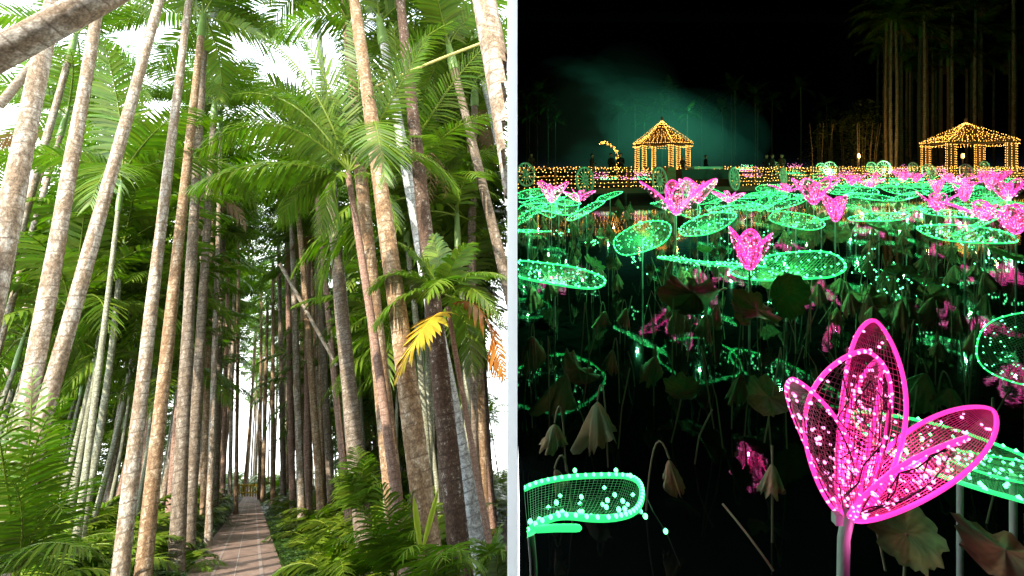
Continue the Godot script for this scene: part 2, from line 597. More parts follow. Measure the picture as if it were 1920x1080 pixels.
func fronds() -> void:
	# crown fronds of unit length 2.6 m: upright, spreading and hanging, near and far versions
	for lod in 2:
		var list := []
		var pairs := 46 if lod == 0 else 24
		var wd := 0.046 if lod == 0 else 0.074
		var s := 100 + lod * 50
		for q in [[82, 28, 0.12], [72, 2, -0.1], [58, -18, 0.1], [48, -34, -0.08], [34, -48, 0.05], [20, -66, 0.1], [4, -80, -0.1], [64, -6, 0.0]]:
			list.append(frond_mesh(arc(2.6, q[0], q[1], q[2]), Vector3.UP, pairs, 0.66, 0.34 + 0.2 * rng.randf(), 0.16, wd, s))
			s += 1
		FR[lod] = list
	# undergrowth fronds, 1.2 m
	var low := []
	for q in [[70, -10], [55, -35], [40, -50], [78, 20], [25, -40], [62, -55]]:
		low.append(frond_mesh(arc(1.25, q[0], q[1], rng.randf_range(-0.1, 0.1), 9), Vector3.UP, 19, 0.36, 0.3, 0.1, 0.044, 300 + low.size(), 0.6, Color(0.086, 0.152, 0.014), 0.22))
	FR["low"] = low

func trunk_mesh(len_: float, r0: float, r1: float, sides: int, bend: Vector3, rings := 72, flare := 0.35) -> ArrayMesh:
	var b := Build.new()
	var pr := []
	for k in rings:
		for q in [[0.0, 1.0], [0.80, 0.985], [0.90, 1.028]]: pr.append([(k + q[0]) / rings, q[1]])
	pr.append([1.0, 1.0])
	if sides <= 7:
		pr = []
		for k in 19: pr.append([k / 18.0, 1.0 + 0.02 * sin(k * 3.0)])
	var first := 0
	for k in pr.size():
		var f: float = pr[k][0]
		var y := f * len_
		var r: float = lerpf(r0, r1, f) * pr[k][1] * (1.0 + flare * exp(-y / 0.35)) * (1.0 + 0.025 * sin(y * 2.3 + r0 * 90.0))
		var c := Vector3(0, y, 0) + bend * (f * f - f)
		for s in sides + 1:
			var a := TAU * s / sides
			var o := Vector3(cos(a), 0, sin(a))
			b.vert(c + o * r * (1.0 + 0.02 * sin(a * 3.0 + y * 1.7)), o, Color.WHITE, Vector2(float(s) / sides, 1.0 - f))
	var w := sides + 1
	for k in pr.size() - 1:
		for s in sides:
			var a := first + k * w + s
			b.face(a, a + 1, a + w + 1); b.face(a, a + w + 1, a + w)
	return b.mesh()

func up_basis(dir: Vector3, yaw: float) -> Basis:
	var y := dir.normalized()
	var x := y.cross(Vector3.BACK).normalized()
	var z := x.cross(y)
	return Basis(x, y, z) * Basis(Vector3.UP, yaw)

func crown(root: Node3D, top: Vector3, axis: Vector3, n: int, lod: int, scale_: float, leafmats: Array, r: RandomNumberGenerator, shaft_r := 0.0, dead := 0) -> void:
	var bs := up_basis(axis, r.randf() * TAU)
	if shaft_r > 0.0:
		var b := Build.new()
		var p := []
		var rd := []
		for k in 6:
			p.append(top + axis * (k / 5.0 * 1.05 * scale_)); rd.append(shaft_r * [1.25, 1.35, 1.2, 1.0, 0.8, 0.55][k])
		b.tube(p, rd, 10)
		part("crownshaft", b.mesh(), M.shaft, root)
	var hub := top + axis * 0.95 * scale_ if shaft_r > 0.0 else top
	for k in n:
		var f := k / float(n)
		var pick: int = [0, 1, 7, 2, 3, 2, 4, 3, 5, 4, 6, 5][int(f * 12.0)]
		var yaw := k * 2.4 + r.randf_range(-0.3, 0.3)
		var sc := scale_ * r.randf_range(0.88, 1.12)
		var mm: Material = leafmats[r.randi() % leafmats.size()]
		part("frond", FR[lod][pick], mm, root, Transform3D(bs * Basis(Vector3.UP, yaw) * Basis(Vector3.RIGHT, r.randf_range(-0.12, 0.12)) * Basis.from_scale(Vector3.ONE * sc), hub - axis * f * 0.25 * scale_))
	for k in dead:
		part("dead_frond", FR[lod][6], M.leaf_dead, root, Transform3D(bs * Basis(Vector3.UP, r.randf() * TAU) * Basis.from_scale(Vector3.ONE * scale_ * 0.8), hub - axis * 0.9 * scale_))

# a palm seen at two picture points, its lower one at depth d
func seen_palm(label: String, d: float, x0: float, y0: float, x1: float, y1: float, wpx: float, bark_: Material, len_: float, crown_n: int, mats: Array, group := "", bend := 0.15, crown_scale := 1.25) -> Node3D:
	var Y0 := (310.0 - y0) / FOCAL
	var Y1 := (310.0 - y1) / FOCAL
	var s := (Y1 - Y0) * d / (UP_DAY.y + UP_DAY.z * Y1)
	var p0 := at(x0, y0, d)
	var p1 := at(x1, y1, d - UP_DAY.z * s)
	var dir := (p1 - p0).normalized()
	# down to the ground: y + u*dir.y = 0.1 + SLOPE*(z + u*dir.z)
	var u := (ground_y(p0.z) - p0.y) / (dir.y - SLOPE * dir.z)
	var base := p0 + dir * (u - 0.1)
	if len_ < 0.0:
		var rel := p0 - EYE
		var yt := (310.0 + len_) / FOCAL
		var uu := (yt * -rel.z - rel.y) / (dir.y + yt * dir.z)
		len_ = uu - u + 0.1
	var r := wpx / 2.0 / FOCAL * d / sqrt(1.0 + pow((x0 - 960.0) / FOCAL, 2.0)) * 1.08
	var root := thing("palm_tree", base, label, "palm tree", group)
	day_things.append(root)
	var rr := RandomNumberGenerator.new(); rr.seed = int(x0 * 13 + y1 * 7)
	var bs := up_basis(dir, rr.randf() * TAU)
	var sides := 14 if wpx > 18 else 8
	part("trunk", trunk_mesh(len_, r * 1.04, r * 0.78, sides, Vector3(rr.randf_range(-1, 1), 0, rr.randf_range(-1, 1)) * bend, 72 if len_ > 8 else 34, 0.25), bark_, root, Transform3D(bs, Vector3.ZERO))
	if crown_n > 0:
		crown(root, dir * (len_ - 0.02), dir, crown_n, 0 if d < 14 else 1, crown_scale, mats, rr, r * 0.78)
	return root

func grove() -> void:
	var dk := [M.leaf, M.leaf, M.leaf]
	var md := [M.leaf, M.leaf, M.leaf]
	var br := [M.leaf, M.leaf, M.leaf]
	var along := "palms lining the footpath"
	var L := [
		["thick pale grey palm leaning in under the fallen log at the grove's edge", 5.2, 20, 370, 82, 70, 50, M.bark_tan, 14.0, 9, md],
		["slender tan palm between two thick pale leaning trunks", 11.0, 25, 475, 135, 90, 22, M.bark_tan, 13.5, 10, md],
		["thin ringed palm with green crownshaft beside slender tan palm", 12.0, 35, 530, 95, 320, 17, M.bark_tan, -255.0, 9, md],
		["thick brown-grey palm rising from the bright ferns, straight behind the leaning one", 6.2, 62, 690, 178, 40, 42, M.bark_tan, 14.0, 9, md],
		["long pale grey palm leaning strongly over bright ferns", 6.0, 80, 780, 290, 30, 39, M.bark_tan, 14.5, 9, md],
		["slim green-grey ringed palm with white lichen between thick brown trunks", 8.0, 155, 915, 222, 390, 16, M.bark_green, -395.0, 9, md],
		["tan ringed palm with white lichen spots at its foot", 6.5, 230, 1040, 350, 40, 33, M.bark_tan, 14.0, 9, md],
		["brown spotted palm close beside the tan ringed palm", 7.3, 272, 1040, 345, 365, 31, M.bark_ochre, 13.0, 9, md],
		["mossy brown palm with pale top set back from the path's fern edge", 8.6, 336, 960, 385, 50, 28, M.bark_dark, 14.5, 10, md],
		["dark mossy palm just behind the mossy brown palm", 11.0, 362, 875, 382, 540, 22, M.bark_dark, 13.0, 10, md],
		["dark ringed palm with brick-like scars behind the ferns", 8.5, 672, 890, 620, 345, 31, M.bark_dark, -318.0, 5, dk],
		["stout tan palm with dark ring scars beside the path ferns", 7.0, 750, 1040, 685, 380, 35, M.bark_ochre, 14.5, 9, md],
		["stout tan palm with a thin vine climbing it", 5.8, 800, 1000, 667, 30, 42, M.bark_ochre, 14.0, 9, md],
		["dark brown palm speckled with white lichen", 6.4, 858, 1015, 790, 375, 38, M.bark_brown, 13.0, 9, dk],
		["white-barked palm with dark dashes and a brown foot", 7.0, 890, 990, 815, 590, 33, M.bark_pale, 12.0, 9, md],
		["grey-brown palm with hanging dry sheath near the white wall", 10.0, 945, 510, 885, 265, 21, M.bark_dark, 12.0, 10, dk],
		["thick pale palm crossing in front of the white wall's top", 5.0, 955, 245, 915, 30, 54, M.bark_tan, 13.0, 0, md],
		["thin whitish palm behind the dry hanging sheath", 14.0, 940, 300, 920, 215, 14, M.bark_pale, 15.0, 8, dk],
		["pale slender palm rising behind the big central crown", 15.0, 604, 130, 595, 30, 13, M.bark_pale, 18.0, 9, md],
	]
	for a in L: seen_palm(a[0], a[1], a[2], a[3], a[4], a[5], a[6], a[7], a[8], a[9], a[10])
	var far := [[16.0, 385, 885, 395, 560, 14], [19.0, 405, 890, 415, 560, 12], [24.0, 418, 890, 425, 600, 9], [28.0, 432, 880, 437, 650, 8],
		[30.0, 495, 850, 502, 555, 8], [26.0, 512, 855, 512, 560, 9], [24.0, 530, 855, 525, 590, 10], [20.0, 547, 860, 540, 555, 12], [17.0, 562, 865, 552, 570, 14], [16.0, 595, 870, 570, 545, 15], [19.0, 602, 860, 587, 570, 12], [17.0, 617, 840, 602, 550, 14], [13.0, 640, 830, 600, 420, 14], [12.5, 395, 860, 412, 300, 13], [22.0, 443, 860, 445, 640, 8], [34.0, 487, 850, 489, 650, 7]]
	var bk := [M.bark_ochre, M.bark_dark, M.bark_red, M.bark_tan, M.bark_ochre]
	for k in far.size():
		var a: Array = far[k]
		seen_palm("straight slender %s palm in the close row along the far path" % ["tan", "mossy dark", "reddish", "pale grey", "ochre ringed"][k % 5], a[0], a[1], a[2], a[3], a[4], a[5], bk[k % 5], 13.0 + (k % 4), 10, br if a[0] > 18 else md, along + [", tan", ", dark", ", reddish", ", pale", ", ringed"][k % 5])
	# the big central crown: reddish palm whose fronds arch far to the left
	var o := seen_palm("reddish palm with the big central crown of long arching fronds", 7.6, 705, 690, 660, 380, 18, M.bark_red, -322.0, 0, dk)
	var hub := at(672, 318, 14.4)
	var add := func(owner: Node3D, called: String, a: Array, c: Array, d: Array, llen: float, pairs: int, mm: Material, droop: float, lift: float, sd: int, wd: float):
		var pts := bez(at(a[0], a[1], a[2]) - owner.position, at(c[0], c[1], c[2]) - owner.position, at(d[0], d[1], d[2]) - owner.position)
		part(called, frond_mesh(pts, UP_DAY.normalized(), pairs, llen, droop, lift, wd, sd), mm, owner)
	var hb := [655, 322, 9.5]
	add.call(o, "frond", hb, [520, 165, 9.2], [376, 282, 8.9], 0.74, 64, M.leaf, 0.6, 0.0, 401, 0.046)
	add.call(o, "frond", [655, 336, 9.4], [510, 270, 8.8], [358, 352, 8.4], 0.74, 64, M.leaf, 0.75, 0.0, 402, 0.046)
	add.call(o, "frond", hb, [640, 170, 9.9], [552, 45, 10.2], 0.72, 60, M.leaf, 0.12, 0.2, 403, 0.046)
	add.call(o, "frond", hb, [560, 150, 9.9], [435, 178, 10.0], 0.68, 56, M.leaf, 0.5, 0.1, 404, 0.042)
	add.call(o, "frond", hb, [745, 170, 9.6], [800, 70, 9.6], 0.70, 56, M.leaf, 0.25, 0.15, 405, 0.042)
	add.call(o, "frond", hb, [790, 235, 9.2], [860, 360, 8.8], 0.64, 56, M.leaf, 0.5, 0.1, 406, 0.042)
	add.call(o, "frond", [652, 335, 9.5], [585, 300, 9.2], [520, 420, 9.0], 0.55, 50, M.leaf, 0.6, 0.05, 407, 0.040)
	add.call(o, "frond", hb, [690, 160, 10.3], [655, 40, 10.6], 0.72, 56, M.leaf, 0.2, 0.2, 408, 0.045)
	add.call(o, "frond", hb, [590, 120, 10.0], [480, 60, 10.3], 0.68, 56, M.leaf, 0.35, 0.1, 410, 0.044)
	add.call(o, "young_frond", [700, 232, 8.3], [704, 205, 7.4], [722, 340, 6.9], 0.66, 40, M.leaf, 0.35, 0.05, 409, 0.044)
	add.call(o, "frond", [650, 330, 9.3], [630, 290, 8.8], [600, 440, 8.5], 0.5, 44, M.leaf, 0.6, 0.0, 415, 0.036)
	add.call(o, "frond", [665, 330, 9.3], [720, 300, 8.9], [745, 430, 8.7], 0.5, 44, M.leaf, 0.6, 0.0, 416, 0.036)
	# the crown behind with an upright green rib and a yellow bare rib
	var o2 := seen_palm("palm with an upright green rib and tangled dry strands behind the central crown", 10.5, 800, 480, 775, 345, 20, M.bark_red, 7.0, 7, dk)
	add.call(o2, "frond", [752, 255, 11.5], [748, 150, 11.5], [738, 45, 11.6], 0.7, 44, M.leaf, 0.2, 0.1, 411, 0.04)
	add.call(o2, "frond", [760, 300, 11.5], [850, 130, 11.0], [940, 60, 10.6], 0.8, 44, M.leaf, 0.5, 0.1, 412, 0.04)
	add.call(o2, "frond", [770, 320, 11.5], [860, 210, 10.8], [935, 215, 10.2], 0.7, 44, M.leaf, 0.45, 0.05, 413, 0.04)
	add.call(o2, "frond", [760, 320, 11.5], [700, 100, 11.2], [850, 40, 10.2], 0.8, 44, M.leaf, 0.4, 0.1, 414, 0.04)
	var bb := Build.new()
	var rib := bez(at(900, 82, 10.5) - o2.position, at(800, 118, 10.6) - o2.position, at(702, 164, 10.8) - o2.position)
	bb.tube(rib, [0.035], 6)
	part("bare_rib", bb.mesh(), M.rib, o2)
	for k in 5:
		var sx := 790 + k * 14
		add.call(o2, "dry_strand", [785, 280, 10.9], [sx, 250 + k * 10, 10.7], [770 + k * 16, 345 + (k % 3) * 25, 10.6], 0.22, 12, M.leaf_dead, 0.9, 0.0, 420 + k, 0.02)
	# young palm with a yellow frond
	var y := seen_palm("young thin-stemmed palm with a drooping yellow frond and an orange one", 6.0, 925, 1050, 845, 605, 13, M.bark_red, -575.0, 0, br)
	var c0 := [832, 552, 7.6]
	for q in [[[760, 520, 7.2], [702, 610, 6.9], M.leaf], [[745, 480, 7.4], [692, 545, 7.2], M.leaf], [[790, 470, 7.8], [742, 452, 8.0], M.leaf], [[850, 470, 7.6], [885, 455, 7.4], M.leaf], [[890, 490, 7.2], [948, 520, 6.8], M.leaf], [[880, 500, 7.0], [944, 610, 6.5], M.leaf], [[840, 490, 6.9], [800, 560, 6.3], M.leaf], [[880, 560, 7.9], [885, 700, 7.6], M.leaf], [[820, 480, 8.2], [815, 440, 8.6], M.leaf]]:
		add.call(y, "frond", c0, q[0], q[1], 0.46, 30, q[2], 0.4, 0.1, 430 + int(q[1][0]), 0.052)
	add.call(y, "yellow_frond", [838, 588, 7.5], [808, 570, 7.0], [745, 705, 6.3], 0.60, 26, M.leaf_yellow, 0.2, 0.05, 451, 0.075)
	add.call(y, "orange_frond", [850, 570, 7.6], [915, 540, 7.2], [945, 705, 6.9], 0.50, 26, M.leaf_orange, 0.35, 0.0, 452, 0.06)
	# a log-like trunk across the corner, and thin slanting stems
	bb = Build.new()
	var a0 := at(-420, 320, 3.8)
	var a1 := at(90, 62, 4.5)
	var a2 := at(420, -140, 5.4)
	bb.tube(bez(a0, a1, a2, 40), [0.15], 16)
	day_things.append(single("leaning_trunk", bb.mesh(), M.bark_log, Vector3.ZERO, "thick mottled trunk slanting across above the leaning pale palm", "palm trunk"))
	for q in [[[20, 172, 8.0], [62, 120, 8.3], 0.075, "thin grey stem slanting behind the thick leaning palm", M.bark_tan], [[525, 495, 14.0], [632, 685, 13.0], 0.055, "thin bare stem slanting across the far palm row", M.bark_tan], [[232, 330, 12.0], [262, 95, 13.0], 0.03, "yellowish bare frond rib slanting beside the long leaning palm", M.rib]]:
		bb = Build.new()
		var pa := at(q[0][0], q[0][1], q[0][2])
		var pb := at(q[1][0], q[1][1], q[1][2])
		var ext := (pb - pa) * (0.5 if q[2] > 0.06 else 0.0)
		bb.tube(bez(pa - ext, (pa + pb) / 2, pb + ext, 16), [q[2]], 8)
		day_things.append(single("slanting_stem", bb.mesh(), q[4], Vector3.ZERO, q[3], "stem"))
	# the palms deeper in: three kinds, copied
	var protos := []
	for k in 6:
		var root := Node3D.new()
		root.name = "proto"
		var rr := RandomNumberGenerator.new(); rr.seed = 900 + k
		var ln: float = [12.0, 13.5, 11.0, 14.5, 6.5, 4.2][k]
		var r0: float = [0.15, 0.13, 0.16, 0.14, 0.09, 0.07][k]
		part("trunk", trunk_mesh(ln, r0, r0 * 0.75, 7, Vector3(rr.randf_range(-0.4, 0.4), 0, rr.randf_range(-0.4, 0.4))), [M.bark_dark, M.bark_ochre, M.bark_red, M.bark_tan, M.bark_green, M.bark_green][k], root)
		crown(root, Vector3(0, ln, 0), Vector3.UP, [13, 13, 14, 13, 13, 12][k], 1, [1.2, 1.25, 1.15, 1.3, 1.25, 1.15][k], [M.leaf, M.leaf, M.leaf] if k < 4 else [M.leaf, M.leaf, M.leaf], rr, r0 * 0.75, 1 if k < 3 else 0)
		protos.append(root)
	var labels := ["dark-barked palm standing in the shade deep in the grove", "tan palm standing in the shade deep in the grove", "reddish palm standing in the shade deep in the grove", "tall pale palm standing deep in the grove", "young half-grown palm with low dark crown deep in the grove", "short young palm filling the shade between the trunks"]
	var r := RandomNumberGenerator.new(); r.seed = 4242
	var placed := []
	for k in 520:
		if placed.size() >= 285: break
		var d := 9.0 + 44.0 * pow(r.randf(), 1.35)
		var xc := -0.6075 * d
		var right_side := r.randf() < 0.5
		var x := 0.0
		if right_side: x = lerpf(xc + 2.1, -0.9, r.randf())
		else: x = lerpf(xc - 2.2, -1.28 * d - 2.0, r.randf())
		var p := Vector3(x, ground_y(-d) - 0.12, -d)
		var ok := true
		for q in placed:
			if p.distance_to(q) < 0.85 + d * 0.012: ok = false
		if not ok: continue
		var kind_pick := r.randf()
		var bx := 960.0 + p.x / d * FOCAL
		if d < 16.0 and bx > 380 and bx < 800: continue
		if d > 22.0 and absf(x - xc) < (2.4 if d > 32.0 and kind_pick > 0.45 else 4.2): continue
		placed.append(p)
		var kind := r.randi() % 6
		if d < 12.0 and kind < 4: kind = 4 + r.randi() % 2
		if d < 26.0 and r.randf() < 0.35: kind = 4 + r.randi() % 2
		var c := copy(protos[kind], "palm_tree", labels[kind], "palms deeper in the grove, kind %d" % (kind + 1))
		c.set_meta("category", "palm tree")
		var dir := (UP_DAY + Vector3(r.randf_range(-0.04, 0.04), 0, r.randf_range(-0.04, 0.04))).normalized()
		c.transform = Transform3D(up_basis(dir, r.randf() * TAU) * Basis.from_scale(Vector3.ONE * r.randf_range(0.85, 1.15)), p)
		day_things.append(c)
	for q in [[9.0, -0.8, 0], [10.2, -1.5, 0], [11.0, -0.7, 1], [12.2, -1.6, 0], [12.8, -0.6, 2], [13.6, -2.0, 1], [14.8, -0.8, 0], [16.5, -1.4, 2], [18.0, -0.8, 0], [20.0, -2.0, 1], [22.0, -1.0, 2], [19.0, -2.6, 0], [24.0, -2.4, 0], [26.0, -1.2, 1], [8.5, -0.9, 4], [9.5, -1.9, 4], [10.5, -1.0, 5], [11.5, -2.4, 4], [12.0, -1.2, 4], [13.0, -3.0, 0], [13.5, -1.5, 2], [14.5, -2.2, 1], [15.0, -1.2, 4], [16.0, -3.2, 0], [17.0, -1.8, 2], [12.5, -1.9, 5], [10.0, -2.9, 5], [14.0, -4.0, 5]]:
		var c := copy(protos[q[2]], "palm_tree", ["dark-barked palm growing close to the white wall", "tan palm growing close to the white wall", "reddish palm growing close to the white wall", "", "half-grown palm with a low dark crown close to the white wall", "short young palm close to the white wall"][q[2]], "palms growing close to the white wall, kind %d" % (q[2] + 1))
		c.set_meta("category", "palm tree")
		c.transform = Transform3D(up_basis((UP_DAY + Vector3(r.randf_range(0.10, 0.20), 0, 0)).normalized(), r.randf() * TAU) * Basis.from_scale(Vector3.ONE * r.randf_range(0.95, 1.2)), Vector3(q[1], ground_y(-q[0]) - 0.1, -q[0]))
		day_things.append(c)
	for k in 32:
		var d := 15.0 + k * 0.8 + r.randf() * 0.5
		var side := -1.0 if k % 2 == 0 else 1.0
		var kind: int = [1, 3, 0, 1, 3][r.randi() % 5]
		var c := copy(protos[kind], "palm_tree", ["mossy dark palm in the two rows edging the footpath", "ochre palm in the two rows edging the footpath", "", "pale tan palm in the two rows edging the footpath"][kind], "palms of the two rows edging the footpath, kind %d" % (kind + 1))
		c.set_meta("category", "palm tree")
		c.transform = Transform3D(up_basis((UP_DAY + Vector3(r.randf_range(-0.03, 0.03), 0, 0)).normalized(), r.randf() * TAU) * Basis.from_scale(Vector3(1, 1, 1) * r.randf_range(0.8, 1.05)), Vector3(-0.6075 * d + side * r.randf_range(2.0, 3.4), ground_y(-d) - 0.1, -d))
		day_things.append(c)
	for k in 11:
		var d := 40.0 + k * 3.2 + r.randf() * 2.0
		var kind: int = [1, 3][k % 2]
		var c := copy(protos[kind], "palm_tree", "slim ochre palm beyond the yellow railing at the path's end" if kind == 1 else "slim pale palm beyond the yellow railing at the path's end", "slim palms beyond the yellow railing, kind %d" % (kind + 1))
		c.set_meta("category", "palm tree")
		c.transform = Transform3D(up_basis((UP_DAY + Vector3(r.randf_range(-0.06, 0.06), 0, 0)).normalized(), r.randf() * TAU) * Basis.from_scale(Vector3.ONE * r.randf_range(0.7, 1.2)), Vector3(-0.6075 * d + r.randf_range(-1.7, 2.0), ground_y(-d) - 0.1, -d))
		day_things.append(c)
	M.protos = protos
	# the far side of the grove: fronds too many and too far to tell apart
	for side in 2:
		var mm := MultiMesh.new()
		mm.transform_format = MultiMesh.TRANSFORM_3D
		mm.mesh = FR[1][3 + side]
		var xs := []
		for k in 1500:
			var d := 20.0 + 46.0 * r.randf()
			var xc := -0.6075 * d
			var x := lerpf(xc + 6.5, -2.8, r.randf()) if side else lerpf(xc - 6.5, -1.3 * d - 2.0, r.randf())
			var hgt := 9.5 * pow(r.randf(), 1.1)
			var base := Vector3(x, ground_y(-d), -d) + UP_DAY * hgt
			if base.x > -3.2: continue
			xs.append(Transform3D(up_basis(UP_DAY, r.randf() * TAU) * Basis.from_scale(Vector3.ONE * r.randf_range(0.7, 1.2)), base))
		mm.instance_count = xs.size()
		for k in xs.size(): mm.set_instance_transform(k, xs[k])
		var mi := MultiMeshInstance3D.new()
		mi.name = numbered("far_foliage")
		mi.multimesh = mm
		mi.material_override = M.leaf
		add_child(mi)
		tag(mi, "dense far palm foliage filling the grove left of the path" if side == 0 else "dense far palm foliage filling the grove by the white wall", "foliage", "", "stuff")
	print("palms deep: ", placed.size())


func undergrowth() -> void:
	var protos := []
	for k in 4:
		var root := Node3D.new()
		var rr := RandomNumberGenerator.new(); rr.seed = 700 + k
		for j in 11:
			var pick: int = rr.randi() % 6
			var mm: Material = [M.leaf, M.leaf, M.leaf, M.leaf][k] if rr.randf() < 0.75 else M.leaf
			if k == 3: mm = M.leaf
			part("frond", FR["low"][pick], mm, root, Transform3D(Basis(Vector3.UP, j * 2.4 + rr.randf_range(-0.4, 0.4)) * Basis.from_scale(Vector3.ONE * rr.randf_range(0.75, 1.2)), Vector3(rr.randf_range(-0.06, 0.06), 0, rr.randf_range(-0.06, 0.06))))
		protos.append(root)
	var r := RandomNumberGenerator.new(); r.seed = 5151
	var names := ["dark feathery fern palm on the forest floor", "mid green feathery fern palm on the forest floor", "full green fern palm growing between the palm feet", "light green fern palm catching the sun on the forest floor"]
	var put := func(p: Vector3, kind: int, sc: float, label := ""):
		var c := copy(protos[kind], "fern_palm", label if label else names[kind], "" if label else "fern palms on the forest floor, tone %d" % (kind + 1))
		c.set_meta("category", "fern")
		c.transform = Transform3D(up_basis((UP_DAY + Vector3(r.randf_range(-0.1, 0.1), 0, r.randf_range(-0.1, 0.1))).normalized(), r.randf() * TAU) * Basis.from_scale(Vector3.ONE * sc), p)
		day_things.append(c)
	# hedge along both edges of the path
	for k in 34:
		var d := 7.0 + k * 0.85 + r.randf() * 0.4
		var xc := -0.6075 * d
		for s in [-1.0, 1.0]:
			for q in 2:
				var x: float = xc + s * ((1.55 if s > 0 else 2.1 + 0.6 * smoothstep(16.0, 8.0, d)) + q * 0.9 + r.randf() * 0.45)
				if x > -0.3: continue
				put.call(Vector3(x, ground_y(-d) - 0.08, -d), [0, 0, 1, 2][r.randi() % 4], r.randf_range(0.8, 1.15) if q == 0 else r.randf_range(1.1, 1.6))
	for k in 60:
		var d := 5.5 + 22.0 * r.randf()
		var xc := -0.6075 * d
		var x := lerpf(xc + 3.0, -0.5, r.randf()) if r.randf() < 0.5 else lerpf(xc - 3.2, -1.3 * d, r.randf())
		put.call(Vector3(x, ground_y(-d) - 0.08, -d), [0, 1, 2, 0][r.randi() % 4], r.randf_range(0.8, 1.5))
	put.call(on_ground(690, 1085), 3, 0.85, "light green fern palm at the feet of the stout tan palms")
	put.call(on_ground(660, 1010), 2, 1.0, "upright green fern palm before the dark ringed palm")
	put.call(on_ground(610, 1075), 2, 0.9, "broad green fern palm at the path's mown verge")
	put.call(on_ground(345, 1070), 1, 0.6, "small bright fern palm at the path edge by the spotted palm")
	# big bright fronds close by, at both lower corners
	var corner := func(label: String, base: Array, list: Array, mm: Material, llen: float, sd: int):
		var root := thing("fern_palm", at(base[0], base[1], base[2]), label, "fern")
		day_things.append(root)
		for k in list.size():
			var q: Array = list[k]
			var pts := bez(Vector3.ZERO, at(q[0], q[1], q[2]) - root.position, at(q[3], q[4], q[5]) - root.position)
			part("frond", frond_mesh(pts, UP_DAY.normalized(), 26, llen * 1.1, 0.35, 0.12, 0.028, sd + k, 0.6), mm if k % 3 != 2 else M.leaf, root)
	corner.call("sprawling bright fern palm under the long leaning palm", [30, 1090, 4.6], [[40, 800, 4.6, 125, 745, 4.7], [90, 900, 4.5, 118, 960, 4.3], [20, 900, 4.4, -20, 740, 4.2], [60, 820, 4.8, 60, 690, 5.0], [110, 880, 4.6, 175, 905, 4.5], [-10, 800, 4.8, 30, 760, 4.9], [60, 950, 4.3, 20, 900, 4.1], [60, 760, 5.2, 130, 800, 5.0], [10, 860, 4.7, 90, 830, 4.6]], M.leaf, 0.42, 501)
	corner.call("broad bright frond arching over the sprawling fern palm's foot", [-10, 1075, 4.0], [[60, 985, 3.95, 172, 1035, 3.9], [40, 1000, 4.0, 130, 1065, 3.8]], M.leaf, 0.34, 521)
	corner.call("wide bright fan of fronds between the stout palms' feet and the thin stem", [815, 1130, 4.6], [[815, 990, 4.5, 880, 1040, 4.3], [800, 980, 4.5, 755, 1040, 4.2], [820, 1000, 4.3, 830, 1050, 3.9], [850, 1010, 4.7, 905, 1060, 4.6]], M.leaf, 0.36, 531)
	corner.call("yellow-green fern by the thin pink stem at the white wall", [930, 1110, 5.0], [[925, 1010, 5.0, 885, 1010, 5.0], [930, 1000, 5.0, 945, 1040, 4.9], [940, 1010, 5.1, 900, 1050, 4.9], [925, 990, 5.2, 940, 985, 5.2]], M.leaf, 0.22, 541)
	corner.call("light arching fern palm before the stout tan palm's foot", [742, 1085, 5.8], [[720, 960, 5.6, 640, 1010, 5.4], [735, 940, 5.8, 700, 890, 5.9], [760, 960, 5.7, 790, 1010, 5.5], [750, 950, 5.9, 775, 920, 5.9], [715, 980, 5.6, 665, 940, 5.5]], M.leaf, 0.36, 551)
	corner.call("upright pale green young fern palm before the dark ringed palm", [672, 960, 8.0], [[660, 900, 8.0, 640, 880, 8.0], [675, 880, 8.1, 690, 855, 8.1], [690, 900, 7.9, 725, 905, 7.8], [650, 880, 8.1, 625, 900, 8.0], [672, 870, 8.2, 665, 840, 8.2]], M.leaf, 0.45, 561)
	for k in 26:
		var d := 42.0 + 30.0 * r.randf()
		put.call(Vector3(-0.6075 * d + r.randf_range(-5, 5) , ground_y(-d), -d), [1, 2, 3][r.randi() % 3], r.randf_range(1.5, 2.4))
	for k in 30:
		var d := 17.0 + 45.0 * r.randf()
		put.call(Vector3(r.randf_range(-4.5, -0.7), ground_y(-d), -d), [1, 2, 0][r.randi() % 3], r.randf_range(1.4, 2.6), "")
	# two stiff yellow-green blades
	var root := thing("sprouting_palm", at(790, 1040, 5.0), "two stiff yellow-green blades sprouting between the stout palms", "palm shoot")
	day_things.append(root)
	for q in [[775, 930], [822, 915]]:
		var b := Build.new()
		var tip := at(q[0], q[1], 5.0) - root.position
		var side := Vector3(0.045, 0.01, 0)
		b.sheet([[side * -0.3, Vector3.ZERO + Vector3(0, 0, 0.012), side * 0.3], [tip * 0.5 - side * 0.8, tip * 0.5 + Vector3(0, 0, 0.02), tip * 0.5 + side * 0.8], [tip * 0.8 - side * 0.6, tip * 0.8 + Vector3(0, 0, 0.02), tip * 0.8 + side * 0.7], [tip - side * 0.05, tip, tip + side * 0.05]])
		part("blade", b.mesh(), M.leaf_lime, root)
	# low ground cover: uncountable
	var tuft := Build.new()
	for k in 7:
		var an := k * 0.9
		var o := Vector3(cos(an), 0, sin(an))
		var sd := o.cross(Vector3.UP) * 0.022
		var g := 0.8 + 0.1 * (k % 4)
		tuft.quad(o * 0.01 - sd * 0.4, o * 0.01 + sd * 0.4, o * 0.07 + Vector3(0, 0.10, 0) + sd, o * 0.07 + Vector3(0, 0.10, 0) - sd, Color(0.05 * g, 0.11 * g, 0.02 * g))
		tuft.tri(o * 0.07 + Vector3(0, 0.10, 0) - sd, o * 0.07 + Vector3(0, 0.10, 0) + sd, o * 0.16 + Vector3(0, 0.10, 0), Color(0.05 * g, 0.12 * g, 0.02 * g))
	var mm := MultiMesh.new()
	mm.transform_format = MultiMesh.TRANSFORM_3D
	mm.mesh = tuft.mesh()
	var xs := []
